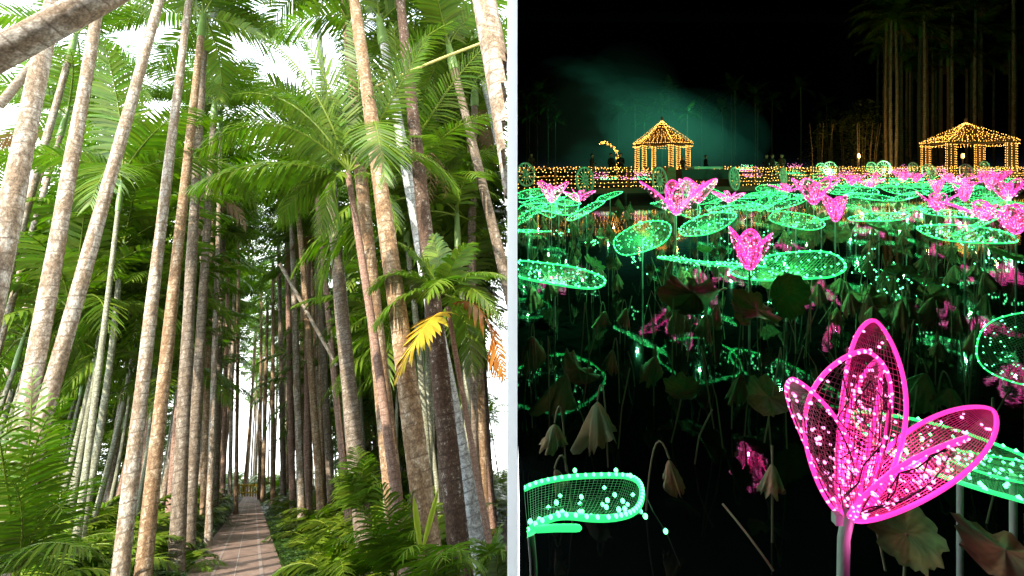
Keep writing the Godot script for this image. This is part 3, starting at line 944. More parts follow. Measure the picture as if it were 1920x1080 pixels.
	for k in 15000:
		var d := 5.0 + 26.0 * pow(r.randf(), 1.4)
		var xc := -0.6075 * d
		var x := 0.0
		var s := r.randf()
		if s < 0.55: x = xc + 0.68 + 1.9 * r.randf()
		elif s < 0.7: x = xc - 1.25 - 1.8 * r.randf()
		elif s < 0.8: x = lerpf(xc + 2.0, -0.35, r.randf())
		else: x = lerpf(xc - 2.0, -1.3 * d, r.randf())
		if x > -0.35: continue
		xs.append(Transform3D(up_basis(Vector3(0, 0.817, -0.577), r.randf() * TAU) * Basis.from_scale(Vector3.ONE * r.randf_range(0.6, 1.5)), Vector3(x, ground_y(-d) - 0.07, -d)))
	mm.instance_count = xs.size()
	for k in xs.size(): mm.set_instance_transform(k, xs[k])
	var mi := MultiMeshInstance3D.new()
	mi.name = "ground_cover"
	mi.multimesh = mm
	mi.material_override = M.leaf
	add_child(mi)
	tag(mi, "low green ground cover along the path verge", "ground cover", "", "stuff")
	# yellow railing at the path's far end
	var rail := thing("yellow_railing", on_ground(468, 931), "yellow railing across the far end of the footpath", "railing")
	day_things.append(rail)
	for k in 9:
		var b := Build.new()
		b.box(Vector3(-0.9 + k * 0.24, 0.55, 0), Vector3(0.11, 1.1, 0.04))
		part("slat", b.mesh(), M.yellow, rail)
	for h in [0.3, 0.95]:
		var b := Build.new()
		b.box(Vector3(0.06, h, -0.05), Vector3(2.2, 0.1, 0.05))
		part("rail", b.mesh(), M.yellow, rail)


# ------------------------------------------------------------------ night: the bank behind the pond
func fence_point(f: float) -> Vector3:
	# foot of the fence from the dividing wall (24 m off) to the far right (35 m)
	return Vector3(lerpf(0.25, 44.0, f), 0.75, lerpf(-23.5, -35.0, f))

func bulbs_along(b: Build, a: Vector3, c: Vector3, step: float, r: float, jitter: float, g: RandomNumberGenerator, sag := 0.0) -> void:
	var n := maxi(1, int(a.distance_to(c) / step))
	for k in n:
		var f := (k + 0.5) / n
		b.bead(a.lerp(c, f) + Vector3(g.randf_range(-jitter, jitter), g.randf_range(-jitter, jitter) - sag * 4.0 * f * (1.0 - f), g.randf_range(-jitter, jitter)), r * g.randf_range(0.7, 1.2))

func far_bank() -> void:
	var g := RandomNumberGenerator.new(); g.seed = 808
	# bank and boardwalk
	var b := Build.new()
	var f0 := fence_point(0) + Vector3(0, 0, -3.4)
	var f1 := fence_point(1) + Vector3(0, 0, -3.4)
	var f2 := Vector3(94, 0, -48)
	for q in [[f0, f1], [f1, f2]]:
		var qa: Vector3 = q[0]
		var qb: Vector3 = q[1]
		b.quad(Vector3(qa.x, -0.5, qa.z), Vector3(qb.x, -0.5, qb.z), Vector3(qb.x, 1.05, qb.z - 0.5), Vector3(qa.x, 1.05, qa.z - 0.5))
		b.quad(Vector3(qa.x, 1.05, qa.z - 0.5), Vector3(qb.x, 1.05, qb.z - 0.5), Vector3(qb.x, 1.05, -119), Vector3(qa.x, 1.05, -119))
	single("bank", b.mesh(), M.dark_ground, Vector3.ZERO, "dark grassy bank behind the pond", "ground", "", "structure")
	var a := fence_point(0)
	var e := fence_point(1)
	var dir := (e - a).normalized()
	var nrm := Vector3(dir.z, 0, -dir.x) * -1.0
	var bs := Basis(dir, Vector3.UP, dir.cross(Vector3.UP))
	var deck := thing("boardwalk", Vector3(0.1, 0, -23.5), "brown timber boardwalk along the far side of the pond", "boardwalk")
	deck.set_meta("kind", "structure")
	night_things.append(deck)
	var mid := (a + e) / 2 - deck.position
	var ln := a.distance_to(e)
	b = Build.new()
	b.box(mid + Vector3(0, -0.14, 0) + bs.z * -1.4, Vector3(ln, 0.16, 3.0), bs)
	part("deck", b.mesh(), M.wood_dark, deck)
	b = Build.new()
	b.box(mid + Vector3(0, -0.22, 0) + bs.z * 0.14, Vector3(ln, 0.30, 0.08), bs)
	part("edge_board", b.mesh(), M.wood, deck)
	for k in 22:
		b = Build.new()
		var p := fence_point(k / 21.0) - deck.position
		b.tube([p + Vector3(0.1, -1.0, 0), p + Vector3(0.1, -0.2, 0)], [0.11], 8)
		part("pile", b.mesh(), M.wood_dark, deck)
	# fence bays with strings of warm lights
	var bays := 20
	for k in bays:
		var p0 := fence_point(k / float(bays))
		var p1 := fence_point((k + 1.0) / bays)
		var root := thing("light_fence_bay", p0, "brown rail fence bay wrapped in strings of warm lights", "fence", "fence bays along the boardwalk")
		night_things.append(root)
		var v := p1 - p0
		b = Build.new()
		b.box(Vector3(0, 0.58, 0), Vector3(0.10, 1.16, 0.10), bs)
		part("post", b.mesh(), M.wood, root)
		for h in [0.22, 0.62, 1.08]:
			b = Build.new()
			b.box(v / 2 + Vector3(0, h, 0), Vector3(v.length() - 0.1, 0.07, 0.05), bs)
			part("rail", b.mesh(), M.wood, root)
		b = Build.new()
		for h in [0.04, 0.26, 0.46, 0.66, 0.88, 1.02, 1.14]:
			bulbs_along(b, Vector3(0, h, 0) + bs.z * 0.06, v + Vector3(0, h, 0) + bs.z * 0.06, 0.18 + g.randf() * 0.08, 0.021, 0.04, g, 0.04 * g.randf())
		var s := part("string_lights", b.mesh(), M.bulb_warm, root)
		s.set_meta("kind", "stuff")
		if k % 2 == 0: lamp(v / 2 + Vector3(0, 0.75, 0) + bs.z * 0.35, Color(1.0, 0.6, 0.2), 0.45, 0.02, root)
	# gazebos
	gazebo(at(1241, 310, 42.0), 5.7, 6, 3.05, 2.25, "pointed six-sided gazebo outlined in warm lights beside the lit arch", g, 0.0)
	gazebo(at(1811, 310, 38.0), 6.5, 4, 3.0, 1.7, "broad square gazebo with low roof covered in warm lights", g, 0.35)
	# the bent post wound with lights
	var arch := thing("light_arch", at(1158, 310, 33.0) * Vector3(1, 0, 1) + Vector3(0, 1.05, 0), "bent post wound with warm lights, hooking over like a swan neck", "light post")
	night_things.append(arch)
	b = Build.new()
	var pts := [Vector3(0, 0, 0), Vector3(0, 1.2, 0), Vector3(-0.06, 2.0, 0), Vector3(-0.45, 2.45, 0), Vector3(-1.0, 2.75, 0), Vector3(-1.35, 2.62, 0)]
	b.tube(pts, [0.06], 6)
	part("post", b.mesh(), M.wood, arch)
	b = Build.new()
	for k in 5:
		for q in 26:
			var an := g.randf() * TAU
			var p: Vector3 = pts[k].lerp(pts[k + 1], g.randf())
			b.bead(p + Vector3(cos(an) * 0.10, g.randf_range(-0.08, 0.08), sin(an) * 0.10), 0.02)
	part("string_lights", b.mesh(), M.bulb_warm, arch).set_meta("kind", "stuff")
	lamp(Vector3(-0.6, 2.3, 0.4), Color(1.0, 0.6, 0.2), 0.2, 0.03, arch)
	wheels(bs)
	props(bs, g)
	people()
	night_trees(g)
	# drifting smoke: overlapping thin puffs, lit by a green floodlight
	var fm := FogMaterial.new()
	fm.density = 0.0030
	fm.albedo = Color(0.9, 0.95, 0.93)
	for k in 34:
		var fog := FogVolume.new()
		fog.name = numbered("smoke")
		fog.shape = RenderingServer.FOG_VOLUME_SHAPE_ELLIPSOID
		var half := Vector3(g.randf_range(4.0, 13.0), g.randf_range(3.0, 9.0), g.randf_range(4.0, 7.0))
		fog.size = half * 2.0
		var fx := lerpf(half.x + 0.3, 24.0, k / 33.0) + g.randf_range(-3, 3)
		fog.position = Vector3(maxf(fx, half.x + 0.3), lerpf(9.0, 3.5, k / 33.0) + g.randf_range(-4.0, 5.0), g.randf_range(-72, -60))
		fog.rotation.z = 0.0
		fog.material = fm
		add_child(fog)
		tag(fog, "thin smoke drifting over the gazebo in green light", "smoke", "puffs of drifting smoke", "stuff")
	var flood := thing("floodlight", Vector3(60.0, 1.05, -66.0), "small floodlight on a stand shining green into the smoke", "floodlight")
	night_things.append(flood)
	b = Build.new()
	b.tube([Vector3.ZERO, Vector3(0, 1.6, 0)], [0.04], 6)
	part("stand", b.mesh(), M.black, flood)
	b = Build.new()
	b.box(Vector3(0, 1.75, 0), Vector3(0.3, 0.3, 0.3))
	part("housing", b.mesh(), M.black, flood)
	var spot := SpotLight3D.new()
	spot.name = "beam"
	spot.light_color = Color(0.10, 0.85, 0.52).linear_to_srgb()
	spot.light_energy = 1500.0
	spot.light_size = 0.25
	spot.spot_angle = 16.0
	spot.spot_range = 80.0
	spot.spot_attenuation = 2.0
	spot.spot_angle_attenuation = 1.0
	spot.shadow_enabled = true
	add_child(spot)
	spot.look_at_from_position(flood.position + Vector3(-0.4, 1.75, 0), flood.position + Vector3(-45, 8.2, 0.0))


func gazebo(where: Vector3, width: float, sides: int, eave: float, rise: float, label: String, g: RandomNumberGenerator, turn: float) -> void:
	var root := thing("light_gazebo", Vector3(where.x, 1.05, where.z), label, "gazebo")
	night_things.append(root)
	var R := width / 2
	var ring := []
	for k in sides:
		var an := turn + TAU * (k + 0.5) / sides
		ring.append(Vector3(cos(an), 0, sin(an)))
	var apex := Vector3(0, eave + rise, 0)
	var b := Build.new()
	for k in sides:
		var p: Vector3 = ring[k] * R + Vector3(0, eave, 0)
		var q: Vector3 = ring[(k + 1) % sides] * R + Vector3(0, eave, 0)
		var mp := p.lerp(apex, 0.5) - Vector3(0, 0.14 * rise, 0)
		var mq := q.lerp(apex, 0.5) - Vector3(0, 0.14 * rise, 0)
		b.quad(p, q, mq, mp); b.tri(mp, mq, apex)
		b.quad(p, q, q + Vector3(0, -0.12, 0), p + Vector3(0, -0.12, 0))
	part("roof", b.mesh(), M.thatch, root)
	b = Build.new()
	b.tube([apex, apex + Vector3(0, 0.3, 0), apex + Vector3(0, 0.42, 0)], [0.09, 0.12, 0.02], 8)
	part("finial", b.mesh(), M.wood, root)
	b = Build.new()
	b.tube([Vector3(0, -0.2, 0), Vector3(0, 0.12, 0)], [R * 0.92], 24)
	part("floor_slab", b.mesh(), M.wood_dark, root)
	var lights := Build.new()
	var rr := 0.026
	for k in sides:
		var p: Vector3 = ring[k] * R + Vector3(0, eave, 0)
		var q: Vector3 = ring[(k + 1) % sides] * R + Vector3(0, eave, 0)
		bulbs_along(lights, p, q, 0.17, rr, 0.03, g)
		bulbs_along(lights, p + Vector3(0, -0.25, 0), q + Vector3(0, -0.25, 0), 0.22, rr, 0.02, g, 0.12)
		bulbs_along(lights, p + Vector3(0, 0.05, 0), apex, 0.16, rr, 0.03, g)
		var strands := int(p.distance_to(q) / 0.36)
		for s in strands:
			var ee := p.lerp(q, (s + 0.5) / strands)
			var mm := ee.lerp(apex, 0.5) - Vector3(0, 0.14 * rise - 0.06, 0)
			bulbs_along(lights, ee + Vector3(0, 0.05, 0), mm, 0.23, rr, 0.06, g)
			bulbs_along(lights, mm, apex + Vector3(0, 0.05, 0), 0.34 + 0.2 * (s % 2), rr, 0.06, g)
		var foot: Vector3 = ring[k] * R * 0.84
		b = Build.new()
		b.tube([foot, foot + Vector3(0, eave + 0.1, 0)], [0.17 if sides == 6 else 0.30], 8)
		var post := part("post", b.mesh(), M.wood, root)
		var pl := Build.new()
		var turns := 14
		var pr := 0.20 if sides == 6 else 0.33
		for s in turns * 8:
			var an := TAU * s / 8.0
			pl.bead(foot + Vector3(cos(an) * pr, 0.05 + eave * 0.95 * s / (turns * 8.0) + g.randf_range(-0.02, 0.02), sin(an) * pr), rr * 0.95)
		part("string_lights", pl.mesh(), M.bulb_warm, post).set_meta("kind", "stuff")
		b = Build.new()
		var nx: Vector3 = ring[(k + 1) % sides] * R * 0.84
		b.tube([foot + Vector3(0, eave - 0.1, 0), nx + Vector3(0, eave - 0.1, 0)], [0.08], 6)
		part("beam", b.mesh(), M.wood, root)
	part("roof_lights", lights.mesh(), M.bulb_warm, root).set_meta("kind", "stuff")
	lamp(Vector3(0, eave - 0.7, 0), Color(1.0, 0.55, 0.16), 2.0, 0.03, root)
	for q in [Vector3(0, 0, 1), Vector3(0.9, 0, -0.5), Vector3(-0.9, 0, -0.5)]:
		lamp(q * R * 0.75 + Vector3(0, eave + rise * 0.5 + 1.3, 0), Color(1.0, 0.58, 0.2), 0.25 if sides == 4 else 0.2, 0.03, root)


func wheels(bs: Basis) -> void:
	var proto := Node3D.new()
	proto.name = "proto"
	var b := Build.new()
	var ring := []
	for k in 40: ring.append(Vector3(cos(TAU * k / 40), sin(TAU * k / 40), 0) * 0.60)
	b.tube(ring, [0.055], 6, Color.WHITE, true)
	part("rim", b.mesh(), M.wheel_paint, proto)
	b = Build.new()
	b.tube([Vector3(0, 0, -0.12), Vector3(0, 0, -0.05), Vector3(0, 0, 0.05), Vector3(0, 0, 0.12)], [0.09, 0.14, 0.14, 0.09], 12)
	part("hub", b.mesh(), M.wheel_paint, proto)
	b = Build.new()
	b.tube([Vector3(0, 0.12, 0), Vector3(0, 0.58, 0)], [0.034, 0.022], 5)
	var sp := b.mesh()
	for k in 14: part("spoke", sp, M.wheel_paint, proto, Transform3D(Basis(Vector3.BACK, TAU * k / 14), Vector3.ZERO))
	var list := [[986, 327, 22.6, 1.0], [1097, 338, 22.4, 1.12], [1237, 338, 23.2, 1.15], [1377, 335, 24.6, 1.05], [1469, 331, 26.0, 0.85], [1451, 315, 33.0, 0.8], [1540, 316, 33.0, 0.7], [1556, 316, 32.0, 0.85], [1634, 314, 34.0, 0.7], [1657, 315, 32.0, 0.9], [1712, 314, 36.0, 0.7], [1742, 321, 31.0, 0.85], [1812, 321, 31.5, 0.85], [1846, 312, 35.0, 0.7]]
	for k in list.size():
		var q: Array = list[k]
		var c := copy(proto, "wagon_wheel", "weathered spoked wagon wheel leaning on the light-strung fence", "wagon wheels along the boardwalk fence")
		c.set_meta("category", "wheel")
		var p := at(q[0], q[1], q[2])
		c.transform = Transform3D(bs * Basis(Vector3.UP, 0.45 if k < 5 else -0.2) * Basis(Vector3.RIGHT, -0.10) * Basis.from_scale(Vector3.ONE * q[3]), p)
		night_things.append(c)


func props(bs: Basis, g: RandomNumberGenerator) -> void:
	# dark stall with a pale top, and the orange crate beside it
	var root := thing("covered_stall", at(1330, 310, 24.6) * Vector3(1, 0, 1) + Vector3(0, 0.74, 0), "dark draped stall with a pale plank on top behind the fence", "stall")
	night_things.append(root)
	var b := Build.new()
	b.box(Vector3(0, 0.75, -1.0), Vector3(3.6, 0.55, 1.2), bs)
	part("drape", b.mesh(), M.black, root)
	b = Build.new()
	b.box(Vector3(0.1, 1.12, -0.9), Vector3(2.0, 0.14, 0.8), bs)
	part("plank", b.mesh(), M.wheel_paint, root)
	for s in [-1.6, 1.6]:
		b = Build.new()
		b.box(bs * Vector3(s, 0.24, 0) + Vector3(0, 0, -1.0), Vector3(0.1, 0.5, 1.0), bs)
		part("leg", b.mesh(), M.wood_dark, root)
	root = thing("orange_crate", at(1259, 310, 23.6) * Vector3(1, 0, 1) + Vector3(0, 0.74, 0), "plain orange-brown crate beside the dark draped stall", "crate")
	night_things.append(root)
	for k in 4:
		b = Build.new()
		b.box(Vector3(0, 0.16 + k * 0.29, -0.4), Vector3(0.56, 0.275, 0.5), bs)
		part("plank", b.mesh(), M.orange_wood, root)
	# lit flower beds on the far side
	var cols := [[1128, 328, 0], [1142, 342, 1], [1205, 324, 0], [1205, 344, 1], [1180, 340, 0], [1405, 315, 0], [1410, 325, 0], [1398, 312, 1], [1485, 322, 1], [1490, 310, 0], [1500, 345, 1], [1585, 322, 0], [1690, 318, 0], [1700, 313, 0], [1668, 320, 0], [1760, 318, 0], [1775, 314, 0], [1835, 319, 0], [1860, 318, 0]]
	for q in cols:
		b = Build.new()
		var pink: bool = q[2] == 0
		for k in 60: b.bead(Vector3(g.randf_range(-0.55, 0.55), g.randf_range(0, 0.45) * g.randf(), g.randf_range(-0.3, 0.3)), 0.022)
		var p := at(q[0], q[1], 28.6 if q[0] < 1450 else 38.5)
		p.y = maxf(p.y - 0.2, 1.06)
		night_things.append(single("flowerbed_lights", b.mesh(), M.bulb_pink if pink else M.bulb_green, p, "clump of pink lights in the bed behind the fence" if pink else "clump of green lights in the bed behind the fence", "lights", "pink light clumps behind the fence" if pink else "green light clumps behind the fence"))
	# lanterns low in the wood
	for q in [[1610, 294, 49.0, "small amber lantern glowing low in the bamboo thicket"], [1805, 294, 44.0, "small amber lantern glowing behind the square gazebo's posts"]]:
		var p := at(q[0], q[1], q[2])
		var l := thing("lantern", Vector3(p.x, 1.05, p.z), q[3], "lantern")
		night_things.append(l)
		b = Build.new()
		b.tube([Vector3.ZERO, Vector3(0, p.y - 1.2, 0)], [0.05], 6)
		part("post", b.mesh(), M.wood_dark, l)
		b = Build.new()
		b.tube([Vector3(0, p.y - 1.2, 0), Vector3(0, p.y - 1.15, 0), Vector3(0, p.y - 0.8, 0), Vector3(0, p.y - 0.7, 0)], [0.05, 0.13, 0.13, 0.05], 8)
		part("bulb", b.mesh(), M.lantern, l)
		lamp(Vector3(0, p.y - 0.9, 0.3), Color(1.0, 0.62, 0.2), 9.0 if q[0] < 1700 else 1.2, 0.03, l)


# ------------------------------------------------------------------ people: one skin from tapered bones
func body_mesh(bones: Array, cell: float, tint: Callable) -> ArrayMesh:
	var lo := Vector3(1e9, 1e9, 1e9)
	var hi := -lo
	for q in bones:
		for e in [[q[0], q[2]], [q[1], q[3]]]:
			lo = lo.min(e[0] - Vector3.ONE * (e[1] + 0.06)); hi = hi.max(e[0] + Vector3.ONE * (e[1] + 0.06))
	var nx := int((hi.x - lo.x) / cell) + 2
	var ny := int((hi.y - lo.y) / cell) + 2
	var nz := int((hi.z - lo.z) / cell) + 2
	var f := PackedFloat32Array()
	f.resize(nx * ny * nz)
	for x in nx:
		for y in ny:
			for z in nz:
				f[(x * ny + y) * nz + z] = body_field(lo + Vector3(x, y, z) * cell, bones)
	var b := Build.new()
	var id := {}
	for x in nx - 1:
		for y in ny - 1:
			for z in nz - 1:
				var p := Vector3.ZERO
				var n := 0
				for e in [[0, 0, 0, 1, 0, 0], [0, 1, 0, 1, 1, 0], [0, 0, 1, 1, 0, 1], [0, 1, 1, 1, 1, 1], [0, 0, 0, 0, 1, 0], [1, 0, 0, 1, 1, 0], [0, 0, 1, 0, 1, 1], [1, 0, 1, 1, 1, 1], [0, 0, 0, 0, 0, 1], [1, 0, 0, 1, 0, 1], [0, 1, 0, 0, 1, 1], [1, 1, 0, 1, 1, 1]]:
					var va := f[((x + e[0]) * ny + y + e[1]) * nz + z + e[2]]
					var vb := f[((x + e[3]) * ny + y + e[4]) * nz + z + e[5]]
					if (va < 0) != (vb < 0):
						p += Vector3(e[0], e[1], e[2]).lerp(Vector3(e[3], e[4], e[5]), va / (va - vb)); n += 1
				if n:
					var w := lo + (Vector3(x, y, z) + p / n) * cell
					var h := cell * 0.7
					var gr := Vector3(body_field(w + Vector3(h, 0, 0), bones) - body_field(w - Vector3(h, 0, 0), bones), body_field(w + Vector3(0, h, 0), bones) - body_field(w - Vector3(0, h, 0), bones), body_field(w + Vector3(0, 0, h), bones) - body_field(w - Vector3(0, 0, h), bones)).normalized()
					id[(x * ny + y) * nz + z] = b.vert(w, gr, tint.call(w))
	for x in range(1, nx - 1):
		for y in range(1, ny - 1):
			for z in range(1, nz - 1):
				var k := (x * ny + y) * nz + z
				for ax in 3:
					var st: int = [ny * nz, nz, 1][ax]
					if (f[k] < 0) != (f[k + st] < 0):
						var s1: int = [nz, 1, ny * nz][ax]
						var s2: int = [1, ny * nz, nz][ax]
						var q := [id.get(k, -1), id.get(k - s1, -1), id.get(k - s1 - s2, -1), id.get(k - s2, -1)]
						if q.has(-1): continue
						b.face(q[0], q[1], q[2]); b.face(q[0], q[2], q[3])
	return b.mesh()

func body_field(p: Vector3, bones: Array) -> float:
	var d := 1e9
	for q in bones:
		var ab: Vector3 = q[1] - q[0]
		var t := clampf((p - q[0]).dot(ab) / maxf(ab.length_squared(), 1e-6), 0, 1)
		var e: float = p.distance_to(q[0] + ab * t) - lerpf(q[2], q[3], t)
		var h := clampf(0.5 + 0.5 * (d - e) / 0.03, 0, 1)
		d = lerpf(d, e, h) - 0.03 * h * (1 - h)
	return d

func people() -> void:
	var V := func(x, y, z): return Vector3(x, y, z)
	var pose := func(sway: float, arm: float) -> Array:
		var o := [[V.call(0, 1.60, 0.02), V.call(0, 1.66, 0.0), 0.095, 0.10], [V.call(0, 1.42, 0), V.call(0, 1.56, 0.01), 0.06, 0.055],
			[V.call(0, 1.30, 0), V.call(0, 0.98, 0), 0.15, 0.135], [V.call(-0.13, 1.36, 0), V.call(0.13, 1.36, 0), 0.085, 0.085], [V.call(-0.07, 0.94, 0), V.call(0.07, 0.94, 0), 0.13, 0.13]]
		for s in [-1.0, 1.0]:
			var el: Vector3 = V.call(s * 0.26, 1.10, arm * 0.10 * (1.0 if s > 0 else 0.3))
			var wr: Vector3 = V.call(s * (0.24 - 0.08 * arm), 0.88 + 0.32 * arm, 0.05 + arm * 0.22)
			o.append([V.call(s * 0.19, 1.35, 0), el, 0.068, 0.055])
			o.append([el, wr, 0.054, 0.042])
			for k in 5:
				var fx: float = (k - 2) * 0.017
				var dn: Vector3 = (wr - el).normalized()
				o.append([wr + dn * 0.05, wr + dn * (0.14 if k in [1, 2, 3] else 0.11) + V.call(fx + (0.03 * s if k == 4 else 0.0), 0, 0.01), 0.028, 0.010])
			o.append([V.call(s * 0.09, 0.90, 0), V.call(s * (0.10 + sway * 0.04), 0.48, 0.02 + s * sway * 0.1), 0.09, 0.062])
			o.append([V.call(s * (0.10 + sway * 0.04), 0.48, 0.02 + s * sway * 0.1), V.call(s * 0.11, 0.08, s * sway * 0.16), 0.06, 0.042])
			o.append([V.call(s * 0.11, 0.05, s * sway * 0.16 - 0.02), V.call(s * 0.12, 0.04, s * sway * 0.16 + 0.15), 0.045, 0.035])
		o.append([V.call(0, 1.615, 0.105), V.call(0, 1.60, 0.118), 0.014, 0.016])
		return o
	var meshes := []
	var hairs := []
	for k in 3:
		var coat: Color = [Color(0.02, 0.02, 0.026), Color(0.012, 0.012, 0.014), Color(0.07, 0.05, 0.03)][k]
		var tint := func(w: Vector3) -> Color:
			if w.y > 1.47 or (w.y < 1.12 and absf(w.x) > 0.2 and w.z > 0.16): return Color(0.36, 0.22, 0.15)
			return coat if w.y > 0.9 else coat * 0.6
		meshes.append(body_mesh(pose.call([0.2, 0.6, 0.0][k], [0.9, 0.15, 0.6][k]), 0.04, tint))
		var hb := Build.new()
		var rows := []
		for a in 7:
			var row := []
			for c in 14:
				var th := 0.02 + a * 0.30
				var ph := TAU * c / 14
				var front := maxf(0.0, sin(ph))
				th *= 1.0 - 0.42 * front
				row.append(Vector3(sin(th) * cos(ph) * 0.112, 1.655 + cos(th) * 0.118, sin(th) * sin(ph) * 0.118 - 0.008))
			rows.append(row)
		hb.sheet(rows, [], true)
		hairs.append(hb.mesh())
	var list := [[996, 296, 29.0, 2, 0.3, "person in a brown coat standing behind the first wagon wheel, looking down"], [1110, 292, 30.0, 2, 1.2, "person in a pale brown coat walking near the bent light post"], [1146, 292, 28.5, 1, 0.5, "person in black standing just beside the bent light post, back turned"], [1164, 292, 28.0, 0, -0.7, "person in a dark jacket facing the bent light post"], [1280, 301, 41.0, 0, 0.2, "person standing under the pointed gazebo"], [1323, 293, 34.0, 1, 1.5, "person in dark clothes walking behind the draped stall"], [1437, 298, 32.0, 0, -0.4, "person in a dark jacket at the end of a small group by the fence"], [1448, 294, 31.5, 1, 0.6, "person in black in the middle of a small group by the fence"], [1466, 294, 31.0, 2, -1.2, "person in a brown coat in a small group by the fence"]]
	for q in list:
		var p := at(q[0], 310, q[2])
		var o := thing("person", Vector3(p.x, 1.05, p.z), q[5], "person")
		o.rotation.y = q[4]
		night_things.append(o)
		part("body", meshes[q[3]], M.cloth, o)
		part("hair", hairs[q[3]], M.black, o)


func night_trees(g: RandomNumberGenerator) -> void:
	for k in 62:
		var px := g.randf_range(1645, 1925) if k < 40 else g.randf_range(975, 1560)
		var d := g.randf_range(51, 59)
		if k >= 40: d = g.randf_range(69, 77)
		if absf(px - 1610) < 45: d = g.randf_range(62, 76)
		var p := at(px, 310, d)
		var kind := g.randi() % 4
		var c := copy(M.protos[kind], "night_palm_tree", "tall dim palm in the night wood behind the square gazebo" if k < 40 else "dim palm in the far night wood behind the smoke", "palms of the night wood behind the square gazebo" if k < 40 else "palms of the night wood behind the smoke")
		c.set_meta("category", "palm tree")
		c.transform = Transform3D(Basis(Vector3.UP, g.randf() * TAU) * Basis.from_scale(Vector3.ONE * (g.randf_range(1.1, 1.65) if k < 40 else g.randf_range(0.7, 0.95))), Vector3(p.x, 0.6, p.z))
		night_things.append(c)
	# leafy thicket lit amber
	var leaf := Build.new()
	for k in 900:
		var y := pow(g.randf(), 0.8) * 9.5
		var w := 2.6 * (1.0 - y / 12.0)
		var p := Vector3(g.randf_range(-w, w), y, g.randf_range(-1.4, 1.4))
		var d := Vector3(g.randf_range(-1, 1), g.randf_range(-0.6, 0.6), g.randf_range(-1, 1)).normalized() * 0.26
		var s := d.cross(Vector3(g.randf(), 1, g.randf())).normalized() * 0.07
		leaf.tri(p - s, p + s, p + d, Color(0.07, 0.09, 0.03))
		leaf.tri(p - s, p + s, p - d * 0.4, Color(0.07, 0.09, 0.03))
	var lm := leaf.mesh()
	for k in 7:
		var px: float = [1535, 1560, 1590, 1620, 1650, 1680, 1610][k]
		var p := at(px, 310, 53.0 + (k % 3) * 2.0)
		var o := thing("bamboo_clump", Vector3(p.x, 0.65, p.z), "amber-lit leafy bamboo clump around the low lantern", "bamboo", "amber-lit bamboo clumps")
		night_things.append(o)
		part("foliage", lm, M.leaf, o, Transform3D(Basis(Vector3.UP, k * 1.1) * Basis.from_scale(Vector3(1, [0.6, 0.75, 0.9, 1.0, 1.0, 0.9, 0.8][k], 1)), Vector3.ZERO))
		for j in 6:
			var b := Build.new()
			var q := Vector3(g.randf_range(-1.2, 1.2), 0, g.randf_range(-0.8, 0.8))
			b.tube([q, q * 1.1 + Vector3(0, 3, 0), q * 1.5 + Vector3(0, 6.5, 0)], [0.05, 0.045, 0.02], 5)
			part("culm", b.mesh(), M.bark_ochre, o)


# ------------------------------------------------------------------ night: lotus lights
func pad_parts(kind: int, sd: int, near := false, far := false) -> Dictionary:
	var r := RandomNumberGenerator.new(); r.seed = sd
	var N := 56
	var out := {}
	var surf := func(x: float, z: float) -> Vector3:
		var q := sqrt(x * x + z * z)
		var y := 0.10 * q * q + 0.02 * sin(atan2(z, x) * 3.0 + sd)
		if kind == 1: y += 0.30 * maxf(0.0, x * 0.8 - 0.25)
		if kind == 2: y += 0.45 * absf(x) * absf(x) - 0.12
		return Vector3(x, y, z)
	var rim := []
	for k in N:
		var a := TAU * k / N
		var q := 1.0 + 0.03 * sin(a * 2.0 + sd) + 0.02 * sin(a * 5.0 + sd * 2.0)
		if kind == 1: q *= 1.0 - 0.42 * exp(-pow(wrapf(a - 1.9, -PI, PI) * 5.0, 2.0))
		rim.append(surf.call(cos(a) * q, sin(a) * q * 0.97))
	var b := Build.new()
	b.tube(rim, [0.014 if far else 0.019 if not near else 0.021], 6, Color.WHITE, true)
	out.rim = b.mesh()
	b = Build.new()
	var G := 15 if not near else 30
	var th := 0.0048 if not near else 0.0030
	for ax in 2:
		for k in range(-G, G + 1):
			var u := k / float(G + 1)
			var half := sqrt(maxf(0.0, 1.0 - u * u)) * 0.98
			var pts := []
			for j in 9:
				var w := -half + 2.0 * half * j / 8.0
				pts.append(surf.call(u, w) if ax == 0 else surf.call(w, u))
			var sv := Vector3(th, 0, 0) if ax == 0 else Vector3(0, 0, th)
			for j in 8: b.quad(pts[j] - sv, pts[j] + sv, pts[j + 1] + sv, pts[j + 1] - sv)
	out.net = b.mesh()
	b = Build.new()
	for k in (40 if far else 64 if not near else 46):
		var a := r.randf() * TAU
		var q := sqrt(r.randf()) * 0.92
		var p: Vector3 = surf.call(cos(a) * q, sin(a) * q)
		b.bead(p + Vector3(0, 0.015 + 0.05 * r.randf() * r.randf(), 0), (0.021 if not near else 0.026) * r.randf_range(0.7, 1.2))
	for k in N:
		if k % 2 == 0: b.bead(rim[k] + Vector3(0, 0.016, 0), 0.026 if not near else 0.03)
	out.bulbs = b.mesh()
	b = Build.new()
	for k in 7:
		var a := r.randf() * TAU
		var pts := []
		var p := Vector3(cos(a) * 0.9, 0, sin(a) * 0.9)
		for j in 9:
			pts.append(surf.call(p.x, p.z) + Vector3(0, 0.018, 0))
			a += r.randf_range(-0.7, 0.7)
			p -= Vector3(cos(a), 0, sin(a)) * 0.2
			if Vector2(p.x, p.z).length() > 0.95: p *= 0.9
		b.tube(pts, [0.006], 4)
	out.wire = b.mesh()
	return out

var PADS := []
var STEM: Mesh

